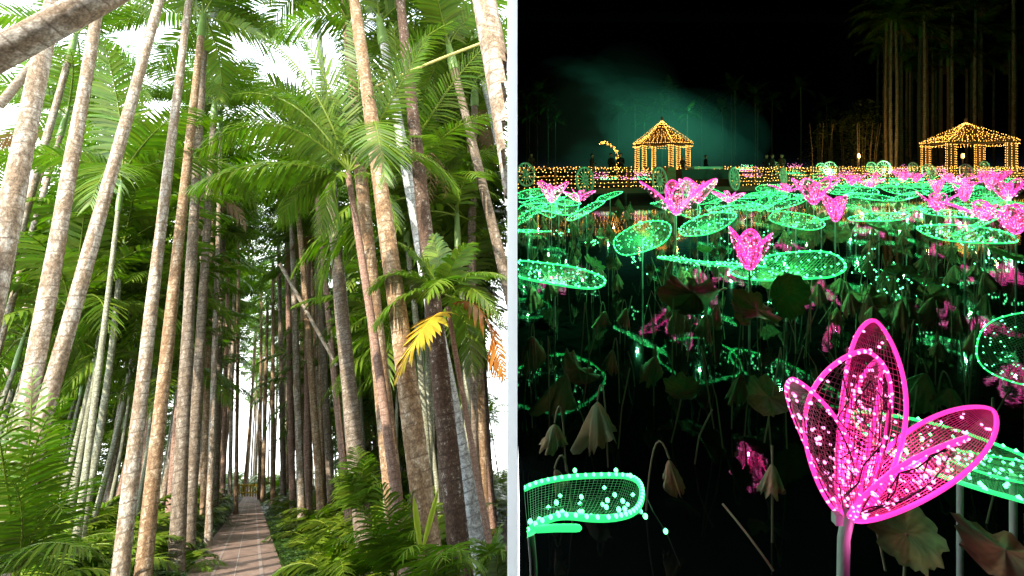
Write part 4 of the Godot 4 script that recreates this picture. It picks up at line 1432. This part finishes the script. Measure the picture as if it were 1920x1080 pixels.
func pad(cx: float, cy: float, w: float, h: float, roll: float, y := 0.78, kind := -1, label := "", near := false, lit := true) -> Node3D:
	var d := (EYE.y - y) * FOCAL / (cy - 310.0)
	var R := w / 2.0 / FOCAL * d
	var p := at(cx, cy, d)
	# the disc whose picture is that ellipse: long axis across, short axis tipped along the line of sight
	var v := (p - EYE).normalized()
	var ca := cos(deg_to_rad(roll))
	var sa := sin(deg_to_rad(roll))
	var ap := Vector3(ca, -sa, 0) * R
	var bp := Vector3(sa, ca, 0) * R * h / w
	var bv := bp.dot(v)
	var q := -bv + sqrt(maxf(0.0, bv * bv - bp.length_squared() + R * R))
	var zb := (bp + v * q).normalized()
	var xa := (ap - v * (ap.dot(zb) / v.dot(zb))).normalized()
	var bs := Basis(xa, xa.cross(zb).normalized() * -1.0, -zb)
	if bs.y.y < 0: bs = Basis(-bs.x, -bs.y, bs.z)
	bs = Basis(bs.x, bs.y, bs.x.cross(bs.y)) * Basis(Vector3.UP, rng.randf() * TAU)
	var k: int = kind if kind >= 0 else [0, 0, 1, 2][rng.randi() % 4]
	var m: Dictionary = PADS[k + (3 if near else 6 if d > 11.0 else 0)]
	var o := thing("lotus_leaf_light", Vector3(p.x, 0, p.z), label if label else "round green lotus-leaf light outlined by a glowing rim among the others", "lotus leaf light", "" if label else "green lotus-leaf lights filling the pond")
	night_things.append(o)
	var xf := Transform3D(bs * Basis.from_scale(Vector3.ONE * R), Vector3(0, y, 0))
	var net := part("wire_net", m.net, M.net_lit_green, o, xf)
	net.set_meta("kind", "stuff")
	part("rim_light", m.rim, M.rim_green, o, xf)
	part("led_bulbs", m.bulbs, M.bulb_green, o, xf).set_meta("kind", "stuff")
	part("cable", m.wire, M.wire, o, xf).set_meta("kind", "stuff")
	part("stem", STEM, M.stem_pipe, o, Transform3D(Basis.from_scale(Vector3(1, y + 0.3, 1)), Vector3(0, -0.3, 0)))
	if lit: lamp(Vector3(0, y, 0) + bs.y * 0.22 * R * 2.0, Color(0.13, 1.0, 0.34), (0.09 if near else 0.55) * R * R * 4.0, 0.012, o)
	return o

# one petal: base at the origin, tip along +y, hollow side towards +z
func petal_parts(len_: float, wid: float, curl: float, cup: float, near: bool, sd: int) -> Dictionary:
	var r := RandomNumberGenerator.new(); r.seed = sd
	var surf := func(u: float, t: float) -> Vector3:
		var w := wid * 0.5 * (0.05 * (1.0 - t) + 1.45 * sqrt(t) * pow(maxf(0.0, 1.0 - pow(t, 2.4)), 0.64) * 1.10)
		return Vector3(u * w, len_ * t, cup * wid * u * u * sin(PI * t) * 0.8 - curl * len_ * sin(PI * t) * 0.5 + curl * len_ * t * t * 0.2)
	var out := {}
	var rim := []
	var NS := 34 if near else 18
	for k in NS + 1: rim.append(surf.call(-1.0, 0.5 - 0.5 * cos(PI * k / NS)))
	for k in range(NS - 1, -1, -1): rim.append(surf.call(1.0, 0.5 - 0.5 * cos(PI * k / NS)))
	var b := Build.new()
	var tr := 0.0062 if near else 0.0095
	b.tube(rim, [tr], 6, Color.WHITE, true)
	out.rim = b.mesh()
	b = Build.new()
	var th := 0.0011 if near else 0.0030
	var C := 11 if near else 4
	var Rr := 36 if near else 12
	for k in range(-C + 1, C):
		var u := k / float(C)
		for j in 16:
			var p: Vector3 = surf.call(u, j / 16.0)
			var q: Vector3 = surf.call(u, (j + 1) / 16.0)
			b.quad(p - Vector3(th, 0, 0), p + Vector3(th, 0, 0), q + Vector3(th, 0, 0), q - Vector3(th, 0, 0))
	for k in range(1, Rr):
		var t := k / float(Rr)
		for j in 6:
			var p: Vector3 = surf.call(-1.0 + j / 3.0, t)
			var q: Vector3 = surf.call(-1.0 + (j + 1) / 3.0, t)
			b.quad(p - Vector3(0, th, 0), p + Vector3(0, th, 0), q + Vector3(0, th, 0), q - Vector3(0, th, 0))
	out.net = b.mesh()
	b = Build.new()
	var br := 0.0051 if near else 0.0115
	for k in rim.size():
		if k % 2 == 0: b.bead(rim[k] + Vector3(0, 0, -0.003), br * r.randf_range(0.85, 1.15))
	for k in (38 if near else 12):
		var p: Vector3 = surf.call(r.randf_range(-0.85, 0.85), r.randf_range(0.08, 0.92))
		b.bead(p + Vector3(0, 0, r.randf_range(-0.012, 0.012)), br * r.randf_range(0.6, 1.1))
	out.bulbs = b.mesh()
	b = Build.new()
	for k in 4:
		var pts := []
		var u := r.randf_range(-0.8, 0.8)
		for j in 8:
			pts.append(surf.call(u, 0.05 + j * 0.115) + Vector3(0, 0, -0.004))
			u = clampf(u + r.randf_range(-0.45, 0.45), -0.95, 0.95)
		b.tube(pts, [0.0020 if near else 0.003], 4)
	out.wire = b.mesh()
	return out

func add_petal(o: Node3D, m: Dictionary, xf: Transform3D) -> void:
	var p := part("petal", m.net, M.net_lit_pink, o, xf)
	part("rim_light", m.rim, M.rim_pink, p)
	part("led_bulbs", m.bulbs, M.bulb_pink, p).set_meta("kind", "stuff")
	part("cable", m.wire, M.wire, p).set_meta("kind", "stuff")

func flower(cx: float, by: float, h: float, w: float, open_: int, y := 0.9, label := "", n := 7) -> Node3D:
	var d := (EYE.y - y) * FOCAL / (by - 310.0)
	var H := h / FOCAL * d
	var p := at(cx, by, d)
	var o := thing("lotus_flower_light", Vector3(p.x, 0, p.z), label if label else ["closed tulip-shaped pink lotus light standing above the green pads", "half-open pink lotus light standing above the green pads", "wide-open pink lotus light lying low over the green pads"][open_], "lotus light", "" if label else ["closed pink lotus lights", "half-open pink lotus lights", "wide-open pink lotus lights"][open_])
	night_things.append(o)
	var m: Dictionary = M.petals[open_]
	var turn := rng.randf() * TAU
	for k in n:
		var inner := k >= 4
		var tilt: float = deg_to_rad([[25.0, 14.0], [44.0, 18.0], [66.0, 32.0]][open_][1 if inner else 0] + rng.randf_range(-5, 5))
		var yaw := turn + (TAU * k / 4.0 if not inner else TAU * (k + 0.5) / maxf(1.0, n - 4.0)) + rng.randf_range(-0.2, 0.2)
		var sc: float = H / 0.5 / maxf(0.62, cos(tilt) if not inner else 1.0) * (1.0 if not inner else 0.92) * rng.randf_range(0.92, 1.05)
		# outward is -z of the petal; lean that way
		add_petal(o, m, Transform3D(Basis(Vector3.UP, yaw) * Basis(Vector3.RIGHT, -tilt) * Basis.from_scale(Vector3.ONE * sc), Vector3(0, y, 0)))
	part("stem", STEM, M.stem_pipe, o, Transform3D(Basis.from_scale(Vector3(1, y + 0.3, 1)), Vector3(0, -0.3, 0)))
	lamp(Vector3(0, y + H * 0.4, 0), Color(1.0, 0.09, 0.42), 0.30 * H * H * 4.0, 0.012, o)
	return o

func pond_lights() -> void:
	var b := Build.new()
	b.tube([Vector3(0, 0, 0), Vector3(0, 1, 0)], [0.012], 8)
	STEM = b.mesh()
	for k in 3: PADS.append(pad_parts(k, 60 + k))
	for k in 3: PADS.append(pad_parts(k, 70 + k, true))
	for k in 3: PADS.append(pad_parts(k, 80 + k, false, true))
	M.petals = [petal_parts(0.5, 0.24, 0.20, 0.5, false, 1), petal_parts(0.5, 0.19, 0.14, 0.45, false, 2), petal_parts(0.5, 0.17, 0.10, 0.4, false, 3)]
	# leaf lights
	pad(1205, 449, 114, 54, -20, 0.80, 0, "large tilted lotus-leaf light with a full glowing rim under the tall-petalled lotus")
	pad(1327, 424, 104, 36, -17, 0.80, 0, "tilted oval lotus-leaf light right of the leaf funnel under the tall-petalled lotus")
	pad(1310, 497, 142, 6, 6, 0.62, 0, "lotus-leaf light seen edge-on as a bright line by the closed lotus")
	pad(1475, 512, 188, 66, -6, 0.62, 1, "wide folded lotus-leaf light right behind the closed lotus's stem")
	pad(1492, 417, 90, 30, 9, 0.80, 0, "flat oval lotus-leaf light alone between the lotuses with a thin bright rim")
	pad(1648, 411, 88, 17, -3, 0.80, 0, "thin oval lotus-leaf light below the dense far pads")
	pad(1809, 444, 132, 32, 6, 0.86, 0, "very bright low lotus-leaf light beneath the half-open lotus cluster")
	pad(1040, 522, 190, 42, 9, 0.60, 0, "wide lotus-leaf light cut by the white wall with a straight lower rim")
	pad(1925, 655, 150, 138, 0, 0.75, 0, "tilted lotus-leaf light standing upright at the pond's near right", false, false)
	pad(990, 437, 84, 3, 2, 0.7, 0, "short edge-on lotus-leaf light beside the white wall")
	pad(1265, 393, 88, 30, 12, 0.80, 2, "funnel-shaped lotus-leaf light holding the tall-petalled lotus")
	for q in [[995, 366, 62, 16, -10], [1008, 392, 72, 26, 15], [1048, 393, 80, 28, -12], [992, 405, 80, 14, -33], [1030, 377, 62, 12, -8], [1100, 398, 78, 14, -27], [1144, 371, 52, 13, -16], [1060, 383, 60, 10, 4],
		[1340, 376, 62, 20, -4], [1375, 396, 95, 15, -5], [1400, 388, 66, 15, 8], [1408, 371, 52, 7, -6], [1440, 384, 74, 13, -20], [1442, 357, 44, 13, 4], [1480, 366, 48, 10, 20], [1478, 385, 72, 15, -18], [1450, 379, 62, 9, -34], [1540, 414, 40, 4, -13], [1553, 341, 66, 6, 0], [1568, 356, 64, 14, 0], [1593, 361, 86, 18, 3], [1605, 386, 46, 18, 14], [1684, 359, 50, 15, 9], [1705, 370, 60, 11, -13], [1700, 397, 46, 4, -15], [1734, 387, 30, 8, -25], [1786, 405, 92, 13, 6], [1788, 378, 34, 12, 5], [1850, 364, 52, 20, 0], [1832, 427, 72, 11, -22], [1678, 341, 80, 6, 0], [1640, 352, 70, 8, -4], [1730, 345, 60, 6, -5], [1800, 352, 60, 8, 4], [1765, 361, 52, 9, -6], [1880, 340, 50, 8, 2], [1895, 386, 44, 12, 10], [1512, 372, 40, 9, 5], [1630, 372, 70, 12, 6], [1350, 388, 50, 8, -18], [1840, 395, 70, 12, 10], [1700, 350, 50, 6, 5], [1620, 346, 60, 7, -3], [1745, 353, 46, 7, 2], [1420, 366, 44, 6, -8], [1860, 378, 56, 10, -10]]:
		pad(q[0], q[1], q[2], q[3], q[4])
	# the near leaf by the wall and the near leaf behind the big flower
	near_leaf()
	var big := pad(1800, 868, 330, 92, 20, 0.66, 0, "large near lotus-leaf light passing behind the big pink lotus", true)
	pad(1900, 890, 200, 40, 14, 0.72, 0, "near lotus-leaf light overlapping the large one behind the big pink lotus", true)
	# flowers
	flower(1405, 505, 74, 82, 0, 0.90, "closed tulip-shaped pink lotus light alone before the folded leaf light", 8)
	flower(1268, 402, 64, 60, 1, 0.95, "tall-petalled open pink lotus light standing in the leaf funnel", 5)
	flower(1308, 380, 44, 58, 1, 0.95, "half-open pink lotus light just behind the tall-petalled one", 7)
	flower(1366, 379, 27, 54, 2, 0.95)
	flower(1034, 379, 37, 60, 1, 0.95, "half-open pink lotus light close to the white wall", 7)
	flower(1085, 378, 28, 54, 2, 0.95, "wide-open pink lotus light beside the one close to the white wall", 7)
	flower(1476, 361, 21, 40, 2, 0.95)
	flower(1526, 383, 46, 58, 1, 0.95, "half-open pink lotus light with one upright petal behind the slim closed one", 7)
	flower(1566, 415, 47, 40, 0, 0.95, "slim closed pink lotus light on a pale stem", 6)
	for q in [[1558, 339, 14, 35, 2], [1597, 347, 20, 34, 1], [1632, 351, 20, 32, 2], [1640, 338, 14, 25, 1], [1694, 340, 18, 28, 1], [1718, 341, 17, 25, 1], [1757, 361, 25, 30, 0], [1782, 344, 18, 30, 1], [1798, 346, 20, 28, 2], [1812, 351, 16, 30, 2], [1857, 356, 24, 24, 0], [1842, 340, 15, 22, 1], [1868, 342, 22, 26, 1], [1888, 375, 38, 36, 1], [1878, 338, 15, 30, 1], [1770, 336, 12, 22, 1], [1615, 337, 12, 22, 1]]:
		flower(q[0], q[1], q[2], q[3], q[4], 0.95)
	flower(1756, 395, 33, 42, 1, 0.95, "half-open pink lotus light below the closed far ones", 7)
	flower(1808, 377, 30, 36, 0, 0.95, "closed pink lotus light with clear white tip lights above the wide one", 7)
	flower(1846, 412, 40, 70, 2, 0.95, "wide-open pink lotus light leaning over the very bright low leaf light", 7)
	flower(1905, 438, 52, 60, 1, 0.98, "half-open reddish pink lotus light at the far right of the near pads", 7)
	big_flower()
	# loose strings of green lights hanging among the stalks
	var g := RandomNumberGenerator.new(); g.seed = 99
	for k in 28:
		var px := g.randf_range(985, 1900)
		var py := g.randf_range(405, 560)
		if px < 1450 and py > 470 and g.randf() < 0.6: continue
		var d := (EYE.y - 0.45) * FOCAL / (py - 310.0)
		var p := at(px, py, d)
		b = Build.new()
		var q := Vector3.ZERO
		var pts := [q]
		for j in 9:
			q += Vector3(g.randf_range(-0.14, 0.14), g.randf_range(-0.10, 0.06), g.randf_range(-0.14, 0.14))
			q.y = clampf(q.y, -0.40, 0.2)
			pts.append(q)
			b.bead(q, 0.011 * (0.6 + d / 9.0))
		var o := thing("string_light", p, "short loose string of green lights tangled in the dried stalks", "string light", "loose green light strings among the stalks")
		night_things.append(o)
		var wb := Build.new()
		wb.tube(pts, [0.004], 4)
		part("cable", wb.mesh(), M.wire, o)
		part("led_bulbs", b.mesh(), M.bulb_green, o).set_meta("kind", "stuff")


func near_leaf() -> void:
	# a leaf-shaped frame whose near lip folds down towards the wall
	var o := thing("lotus_leaf_light", at(1000, 1010, 1.55) * Vector3(1, 0, 1), "big near green lotus-leaf light with thick glowing tube curling down beside the wall", "lotus leaf light")
	night_things.append(o)
	var L := [[972, 921, 1.82], [1010, 906, 1.85], [1060, 896, 1.88], [1120, 892, 1.90], [1172, 893, 1.88], [1195, 902, 1.80], [1204, 920, 1.70], [1200, 945, 1.60], [1184, 962, 1.52], [1150, 971, 1.48], [1110, 972, 1.47], [1070, 968, 1.48], [1040, 970, 1.48], [1010, 982, 1.47], [990, 996, 1.46], [979, 1015, 1.45], [974, 1045, 1.45]]
	var rim := []
	for q in L: rim.append(at(q[0], q[1], q[2]) - o.position)
	var cv := Curve3D.new()
	for k in rim.size():
		var tn: Vector3 = (rim[mini(k + 1, rim.size() - 1)] - rim[maxi(k - 1, 0)]) / 6.0
		cv.add_point(rim[k], -tn, tn)
	cv.bake_interval = 0.02
	var fine := Array(cv.get_baked_points())
	var b := Build.new()
	b.tube(fine, [0.0108], 8)
	part("rim_light", b.mesh(), M.rim_green, o)
	b = Build.new()
	var lip := [at(976, 1030, 1.44), at(985, 1003, 1.43), at(1005, 992, 1.42), at(1040, 990, 1.42), at(1080, 990, 1.42), at(1087, 990, 1.42), at(1091, 990, 1.42)]
	for k in lip.size(): lip[k] -= o.position
	b.tube(lip, [0.0108, 0.0108, 0.0108, 0.0108, 0.0108, 0.009, 0.003], 10)
	part("lip_light", b.mesh(), M.rim_green, o)
	b = Build.new()
	var g := RandomNumberGenerator.new(); g.seed = 31
	for k in range(2, fine.size(), 2): b.bead(fine[k] + Vector3(0, 0.010, 0.006), 0.0072)
	var nb := Build.new()
	# net: straight wires between the far and the near side
	var fa := rim.slice(0, 7)
	var ne := [rim[14], rim[13], rim[12], rim[11], rim[10], rim[9], rim[7]]
	var samp := func(arr: Array, f: float) -> Vector3:
		var s := f * (arr.size() - 1)
		var k := mini(int(s), arr.size() - 2)
		return arr[k].lerp(arr[k + 1], s - k)
	for k in 44:
		var f := k / 43.0
		var p: Vector3 = samp.call(fa, f)
		var q: Vector3 = samp.call(ne, f)
		for j in 6:
			var u := p.lerp(q, j / 6.0) - Vector3(0, 0.06 * sin(PI * j / 6.0), 0)
			var w := p.lerp(q, (j + 1) / 6.0) - Vector3(0, 0.06 * sin(PI * (j + 1) / 6.0), 0)
			nb.quad(u - Vector3(0.0008, 0, 0), u + Vector3(0.0008, 0, 0), w + Vector3(0.0008, 0, 0), w - Vector3(0.0008, 0, 0))
	for j in range(1, 30):
		var f := j / 30.0
		for k in 12:
			var u: Vector3 = samp.call(fa, k / 12.0).lerp(samp.call(ne, k / 12.0), f) - Vector3(0, 0.06 * sin(PI * f), 0)
			var w: Vector3 = samp.call(fa, (k + 1) / 12.0).lerp(samp.call(ne, (k + 1) / 12.0), f) - Vector3(0, 0.06 * sin(PI * f), 0)
			nb.quad(u - Vector3(0, 0, 0.0008), u + Vector3(0, 0, 0.0008), w + Vector3(0, 0, 0.0008), w - Vector3(0, 0, 0.0008))
	part("wire_net", nb.mesh(), M.net_lit_green, o).set_meta("kind", "stuff")
	for k in 34:
		var f := g.randf()
		var t := g.randf_range(0.12, 0.9)
		b.bead(samp.call(fa, f).lerp(samp.call(ne, f), t) - Vector3(0, 0.06 * sin(PI * t) - 0.006, 0), 0.0085 * g.randf_range(0.8, 1.2))
	for q in [[1078, 882, 1.86], [1155, 882, 1.86], [1182, 892, 1.82], [1210, 968, 1.55], [1248, 996, 1.6]]: b.bead(at(q[0], q[1], q[2]) - o.position, 0.009)
	part("led_bulbs", b.mesh(), M.bulb_green, o).set_meta("kind", "stuff")
	b = Build.new()
	b.tube([at(1200, 905, 1.75) - o.position, at(1225, 960, 1.6) - o.position, at(1250, 1000, 1.6) - o.position, at(1275, 1060, 1.6) - o.position], [0.002], 4)
	b.tube([at(1160, 920, 1.7) - o.position, at(1095, 940, 1.6) - o.position, at(1060, 970, 1.48) - o.position], [0.0022], 4)
	b.tube([at(1060, 950, 1.55) - o.position, at(1010, 955, 1.6) - o.position, at(985, 980, 1.5) - o.position], [0.0022], 4)
	part("cable", b.mesh(), M.wire, o).set_meta("kind", "stuff")
	b = Build.new()
	b.tube([at(995, 1000, 1.47) - o.position, at(1000, 1055, 1.47) - o.position, Vector3(0.01, -0.3, 0)], [0.013], 8)
	part("stem", b.mesh(), M.stem_pipe, o)
	lamp(at(1090, 915, 1.66) - o.position + Vector3(0, 0.12, 0), Color(0.10, 1.0, 0.32), 0.035, 0.012, o)
	lamp(at(1010, 960, 1.6) - o.position + Vector3(0, 0.10, 0), Color(0.10, 1.0, 0.32), 0.02, 0.012, o)


func big_flower() -> void:
	var base := at(1590, 968, 1.32)
	var o := thing("lotus_flower_light", base * Vector3(1, 0, 1), "big near pink lotus light with six wire-net petals on a lit stem", "lotus light")
	night_things.append(o)
	var list := [
		[1634, 600, 1.47, 0.205, Vector3(0.05, 0.1, -1.0), 0.10],
		[1628, 664, 1.25, 0.245, Vector3(-0.05, 0.15, 1.0), 0.16],
		[1655, 678, 1.40, 0.150, Vector3(0.9, 0.1, 0.2), 0.14],
		[1486, 714, 1.33, 0.150, Vector3(-1.0, 0.2, 0.45), 0.10],
		[1858, 772, 1.40, 0.140, Vector3(0.45, -0.9, -0.75), 0.12],
		[1822, 828, 1.22, 0.145, Vector3(0.35, -0.75, 0.95), 0.14]]
	for k in list.size():
		var q: Array = list[k]
		var tip := at(q[0], q[1], q[2])
		var y := tip - base
		var outw: Vector3 = q[4]
		var yn := y.normalized()
		var zn := -(outw - yn * outw.dot(yn)).normalized()
		var xn := yn.cross(zn)
		add_petal(o, petal_parts(y.length(), q[3], q[5], 0.45, true, 210 + k), Transform3D(Basis(xn, yn, zn), base - o.position))
	var b := Build.new()
	b.tube([base - o.position + Vector3(0, 0.035, 0), base - o.position, at(1582, 1010, 1.32) - o.position, Vector3(-0.03, -0.3, 0)], [0.024, 0.017, 0.0165, 0.0165], 12)
	part("stem", b.mesh(), M.stem_pipe, o)
	b = Build.new()
	b.box(at(1570, 972, 1.30) - o.position, Vector3(0.022, 0.030, 0.02))
	part("clamp", b.mesh(), M.stem_pipe, o)
	b = Build.new()
	var g := RandomNumberGenerator.new(); g.seed = 12
	for k in 26:
		var an := g.randf() * TAU
		b.bead(base - o.position + Vector3(cos(an) * 0.07 * g.randf(), 0.02 + 0.20 * g.randf(), sin(an) * 0.07 * g.randf()), 0.006)
	part("led_bulbs", b.mesh(), M.bulb_pink, o).set_meta("kind", "stuff")
	lamp(base - o.position + Vector3(0.03, 0.16, 0.01), Color(1.0, 0.10, 0.45), 0.06, 0.012, o)
	lamp(base - o.position + Vector3(0.02, -0.05, 0.07), Color(1.0, 0.16, 0.55), 0.006, 0.01, o)
	lamp(base - o.position + Vector3(0.19, 0.17, 0.0), Color(1.0, 0.10, 0.45), 0.03, 0.012, o)


# ------------------------------------------------------------------ night: dried lotus
func dry_leaf_mesh(kind: int, sd: int) -> ArrayMesh:
	var r := RandomNumberGenerator.new(); r.seed = sd
	var C := 44
	var rows := []
	var cols := []
	var rag := []
	var ph := r.randf() * TAU
	for c in C: rag.append(r.randf_range(0.78, 1.08))
	var tone: Color = [Color(0.20, 0.135, 0.065), Color(0.165, 0.14, 0.06), Color(0.23, 0.16, 0.085), Color(0.15, 0.125, 0.045), Color(0.10, 0.165, 0.038)][kind]
	var crease := FastNoiseLite.new(); crease.seed = sd; crease.frequency = 3.0
	if kind >= 3:
		for c in C: rag[c] = lerpf(1.0, rag[c], 0.35)
	for a in 9:
		var s := a / 8.0
		var row := []
		var crow := []
		for c in C:
			var an := TAU * c / C
			var pleat := sin(an * 6.0 + ph) * 0.55 + sin(an * 10.0 - ph * 2.0) * 0.35 + 0.35 * sin(an * 3.0 + ph)
			var q: float = s * (rag[c] if a > 5 else 1.0)
			var rr := 0.0
			var yy := 0.0
			if kind <= 2:      # collapsed umbrella
				var spread: float = [0.36, 0.46, 0.30][kind]
				rr = spread * pow(q, 0.62) * (1.0 + 0.42 * pleat * s) * (0.85 + 0.3 * sin(an + ph))
				yy = -q * 0.86 + 0.05 * pleat * s + 0.18 * q * sin(an - ph)
			elif kind == 3:    # half folded leaf
				rr = 0.55 * q * (1.0 + 0.10 * pleat)
				yy = 0.22 * q * q + 0.10 * pleat * q - 0.35 * absf(cos(an + ph)) * q
			else:              # open leaf
				rr = 0.52 * q * (1.0 + 0.05 * pleat)
				yy = 0.16 * q * q + 0.05 * pleat * q * q
			var cr := crease.get_noise_3d(cos(an) * 2.0, s * 1.5, sin(an) * 2.0) * 0.13 * s
			rr *= 1.0 + cr * 1.5
			yy += cr * 0.6
			row.append(Vector3(cos(an) * rr, yy, sin(an) * rr))
			var vein := 0.72 + 0.28 * absf(sin(an * 10.0 + ph))
			var g := vein * r.randf_range(0.8, 1.2)
			var edge := 1.0 if a < 7 else r.randf_range(0.6, 1.1)
			crow.append(Color(tone.r * g * edge * (1.0 + 0.35 * sin(an * 2.0 + s * 4.0)), tone.g * g * edge, tone.b * g * edge))
		rows.append(row); cols.append(crow)
	var b := Build.new()
	b.sheet(rows, cols, true)
	return b.mesh()

func dried_leaves() -> void:
	var g := RandomNumberGenerator.new(); g.seed = 616
	var meshes := []
	for k in 5:
		var v := []
		for j in 3: v.append(dry_leaf_mesh(k, 40 + k * 10 + j))
		meshes.append(v)
	var words := ["collapsed brown lotus leaf hanging like a closed umbrella from its stalk", "drooping olive lotus leaf hanging in folds from its stalk", "shrivelled pale brown lotus leaf hanging narrow from its stalk", "half-folded greenish lotus leaf tilted on its stalk", "still green lotus leaf spread open on its stalk"]
	var leaf := func(px: float, py: float, hpx: float, kind: int, y: float, label := ""):
		var d := (EYE.y - y) * FOCAL / (py - 310.0)
		var p := at(px, py, d)
		var o := thing("dried_lotus_leaf", Vector3(p.x, 0, p.z), label if label else words[kind], "dried leaf", "" if label else ["collapsed brown lotus leaves", "drooping olive lotus leaves", "shrivelled pale lotus leaves", "half-folded lotus leaves", "open green lotus leaves"][kind])
		night_things.append(o)
		var sc := hpx / FOCAL * d * 1.12
		var bs := Basis(Vector3.UP, g.randf() * TAU)
		var lean := Basis(Vector3(g.randf_range(-1, 1), 0, g.randf_range(-1, 1)).normalized(), g.randf_range(0.05, 0.3) if kind < 3 else g.randf_range(0.2, 0.7))
		if kind >= 3: lean = Basis(Vector3.RIGHT, g.randf_range(0.3, 0.9)) * lean
		part("leaf_blade", meshes[kind][g.randi() % 3], M.dry, o, Transform3D(lean * bs * Basis.from_scale(Vector3(sc, sc, sc)), Vector3(0, y, 0)))
		var b := Build.new()
		var sx := g.randf_range(-0.12, 0.12)
		var sz := g.randf_range(-0.12, 0.02)
		if kind < 3:
			b.tube(bez(Vector3(sx, -0.2, sz), Vector3(sx * 0.7, y * 1.5 + 0.14, sz), Vector3(0, y + 0.005, 0), 10), [0.0055], 5)
		else:
			b.tube(bez(Vector3(sx, -0.2, sz), Vector3(sx * 0.2, y * 0.5, sz * 0.4), Vector3(0, y, 0), 8), [0.0055], 5)
		part("stalk", b.mesh(), M.stalk, o)
	for q in [[1120, 752, 76, 1, 0.46, "olive lotus leaf hanging in broad folds above the big near leaf light"], [1062, 700, 70, 1, 0.46], [1040, 795, 52, 1, 0.36], [996, 630, 66, 0, 0.55, "large brown lotus leaf drooping beside the white wall"], [1150, 655, 38, 0, 0.45], [1085, 690, 60, 3, 0.25], [1230, 668, 50, 0, 0.42], [1280, 732, 56, 4, 0.40, "olive-green lotus leaf lying tilted in the dark water's middle"], [1300, 548, 92, 3, 0.72, "big bright green folded lotus leaf under the edge-on leaf light"], [1472, 552, 72, 4, 0.78, "round green lotus leaf standing before the wide folded leaf light"], [1420, 580, 70, 3, 0.62], [1325, 588, 52, 2, 0.50], [1440, 742, 60, 3, 0.45], [1390, 700, 56, 0, 0.45], [1255, 862, 50, 0, 0.34, "brown lotus leaf collapsed low over the empty dark water"], [1448, 868, 66, 2, 0.42, "pale brown lotus leaf hanging left of the big pink lotus"], [1593, 548, 46, 2, 0.55], [1627, 552, 48, 2, 0.55], [1706, 556, 56, 1, 0.55], [1750, 556, 52, 2, 0.55], [1738, 700, 60, 1, 0.45], [1785, 728, 52, 1, 0.42], [1832, 612, 62, 2, 0.55], [1845, 508, 44, 0, 0.6], [1700, 512, 56, 3, 0.55], [1655, 548, 40, 0, 0.5], [1665, 622, 30, 1, 0.3], [1112, 498, 38, 4, 0.55], [1135, 582, 30, 1, 0.35], [1175, 577, 34, 0, 0.4], [1262, 552, 44, 1, 0.45], [1390, 585, 40, 3, 0.5], [1880, 480, 56, 4, 0.62], [1648, 432, 40, 4, 0.62], [1530, 428, 34, 2, 0.62], [1320, 470, 24, 4, 0.6], [1760, 640, 34, 1, 0.4], [1880, 860, 46, 3, 0.40], [1700, 1000, 90, 4, 0.60, "red-lit lotus leaf hanging just under the big pink lotus"], [1885, 1030, 110, 3, 0.70, "crumpled reddish lotus leaf close by at the pond's near right corner"], [1860, 780, 50, 0, 0.42], [1040, 880, 40, 0, 0.30]]:
		leaf.call(q[0], q[1], q[2], q[3], q[4], q[5] if q.size() > 5 else "")
	for k in 165:
		var py := 398.0 + 190.0 * pow(g.randf(), 1.3) if k < 95 else g.randf_range(372, 440)
		var px := g.randf_range(975, 1905)
		var d := (EYE.y - 0.5) * FOCAL / (py - 310.0)
		if px < 1230 and py > 540: continue
		leaf.call(px, py, 0.25 * FOCAL / d * g.randf_range(0.7, 1.2) * (1.0 if k < 95 else 1.35), [0, 1, 2, 0, 2, 0, 3, 2][g.randi() % 8], g.randf_range(0.3, 0.62))
	# bare stalks, some snapped over
	for k in 90:
		var py := 430.0 + 420.0 * pow(g.randf(), 1.2)
		var px := g.randf_range(972, 1900)
		var d := EYE.y * FOCAL / (py - 310.0 + 30.0)
		var p := at(px, 310, d)
		var h := g.randf_range(0.25, 0.85)
		var b := Build.new()
		var lean := Vector3(g.randf_range(-0.18, 0.18), 0, g.randf_range(-0.1, 0.1))
		var top := lean + Vector3(0, h, 0)
		var pts := [Vector3(0, -0.2, 0), lean * 0.4 + Vector3(0, h * 0.5, 0), top]
		if k % 3 == 0:
			pts.append(top + Vector3(g.randf_range(-0.2, 0.2), -h * g.randf_range(0.4, 0.95), g.randf_range(-0.1, 0.1)))
		b.tube(pts, [0.0055], 5)
		night_things.append(single("bare_stalk", b.mesh(), M.stalk, Vector3(p.x, 0, p.z), "snapped dry lotus stalk folded over in the dark water" if k % 3 == 0 else "bare dry lotus stalk standing in the dark water", "stalk", "snapped lotus stalks" if k % 3 == 0 else "bare lotus stalks"))
	for q in [[[1355, 945, 1.9], [1410, 1010, 1.75], [1450, 1070, 1.7]], [[1610, 905, 1.9], [1640, 960, 1.8], [1660, 1070, 1.75]]]:
		var b := Build.new()
		b.tube(bez(at(q[0][0], q[0][1], q[0][2]), at(q[1][0], q[1][1], q[1][2]), at(q[2][0], q[2][1], q[2][2]), 10), [0.005], 6)
		night_things.append(single("bare_stalk", b.mesh(), M.stalk, Vector3.ZERO, "curved dry lotus stalk slanting before the empty dark water" if q[0][0] < 1500 else "dry lotus stalk slanting behind the big pink lotus's stem", "stalk"))
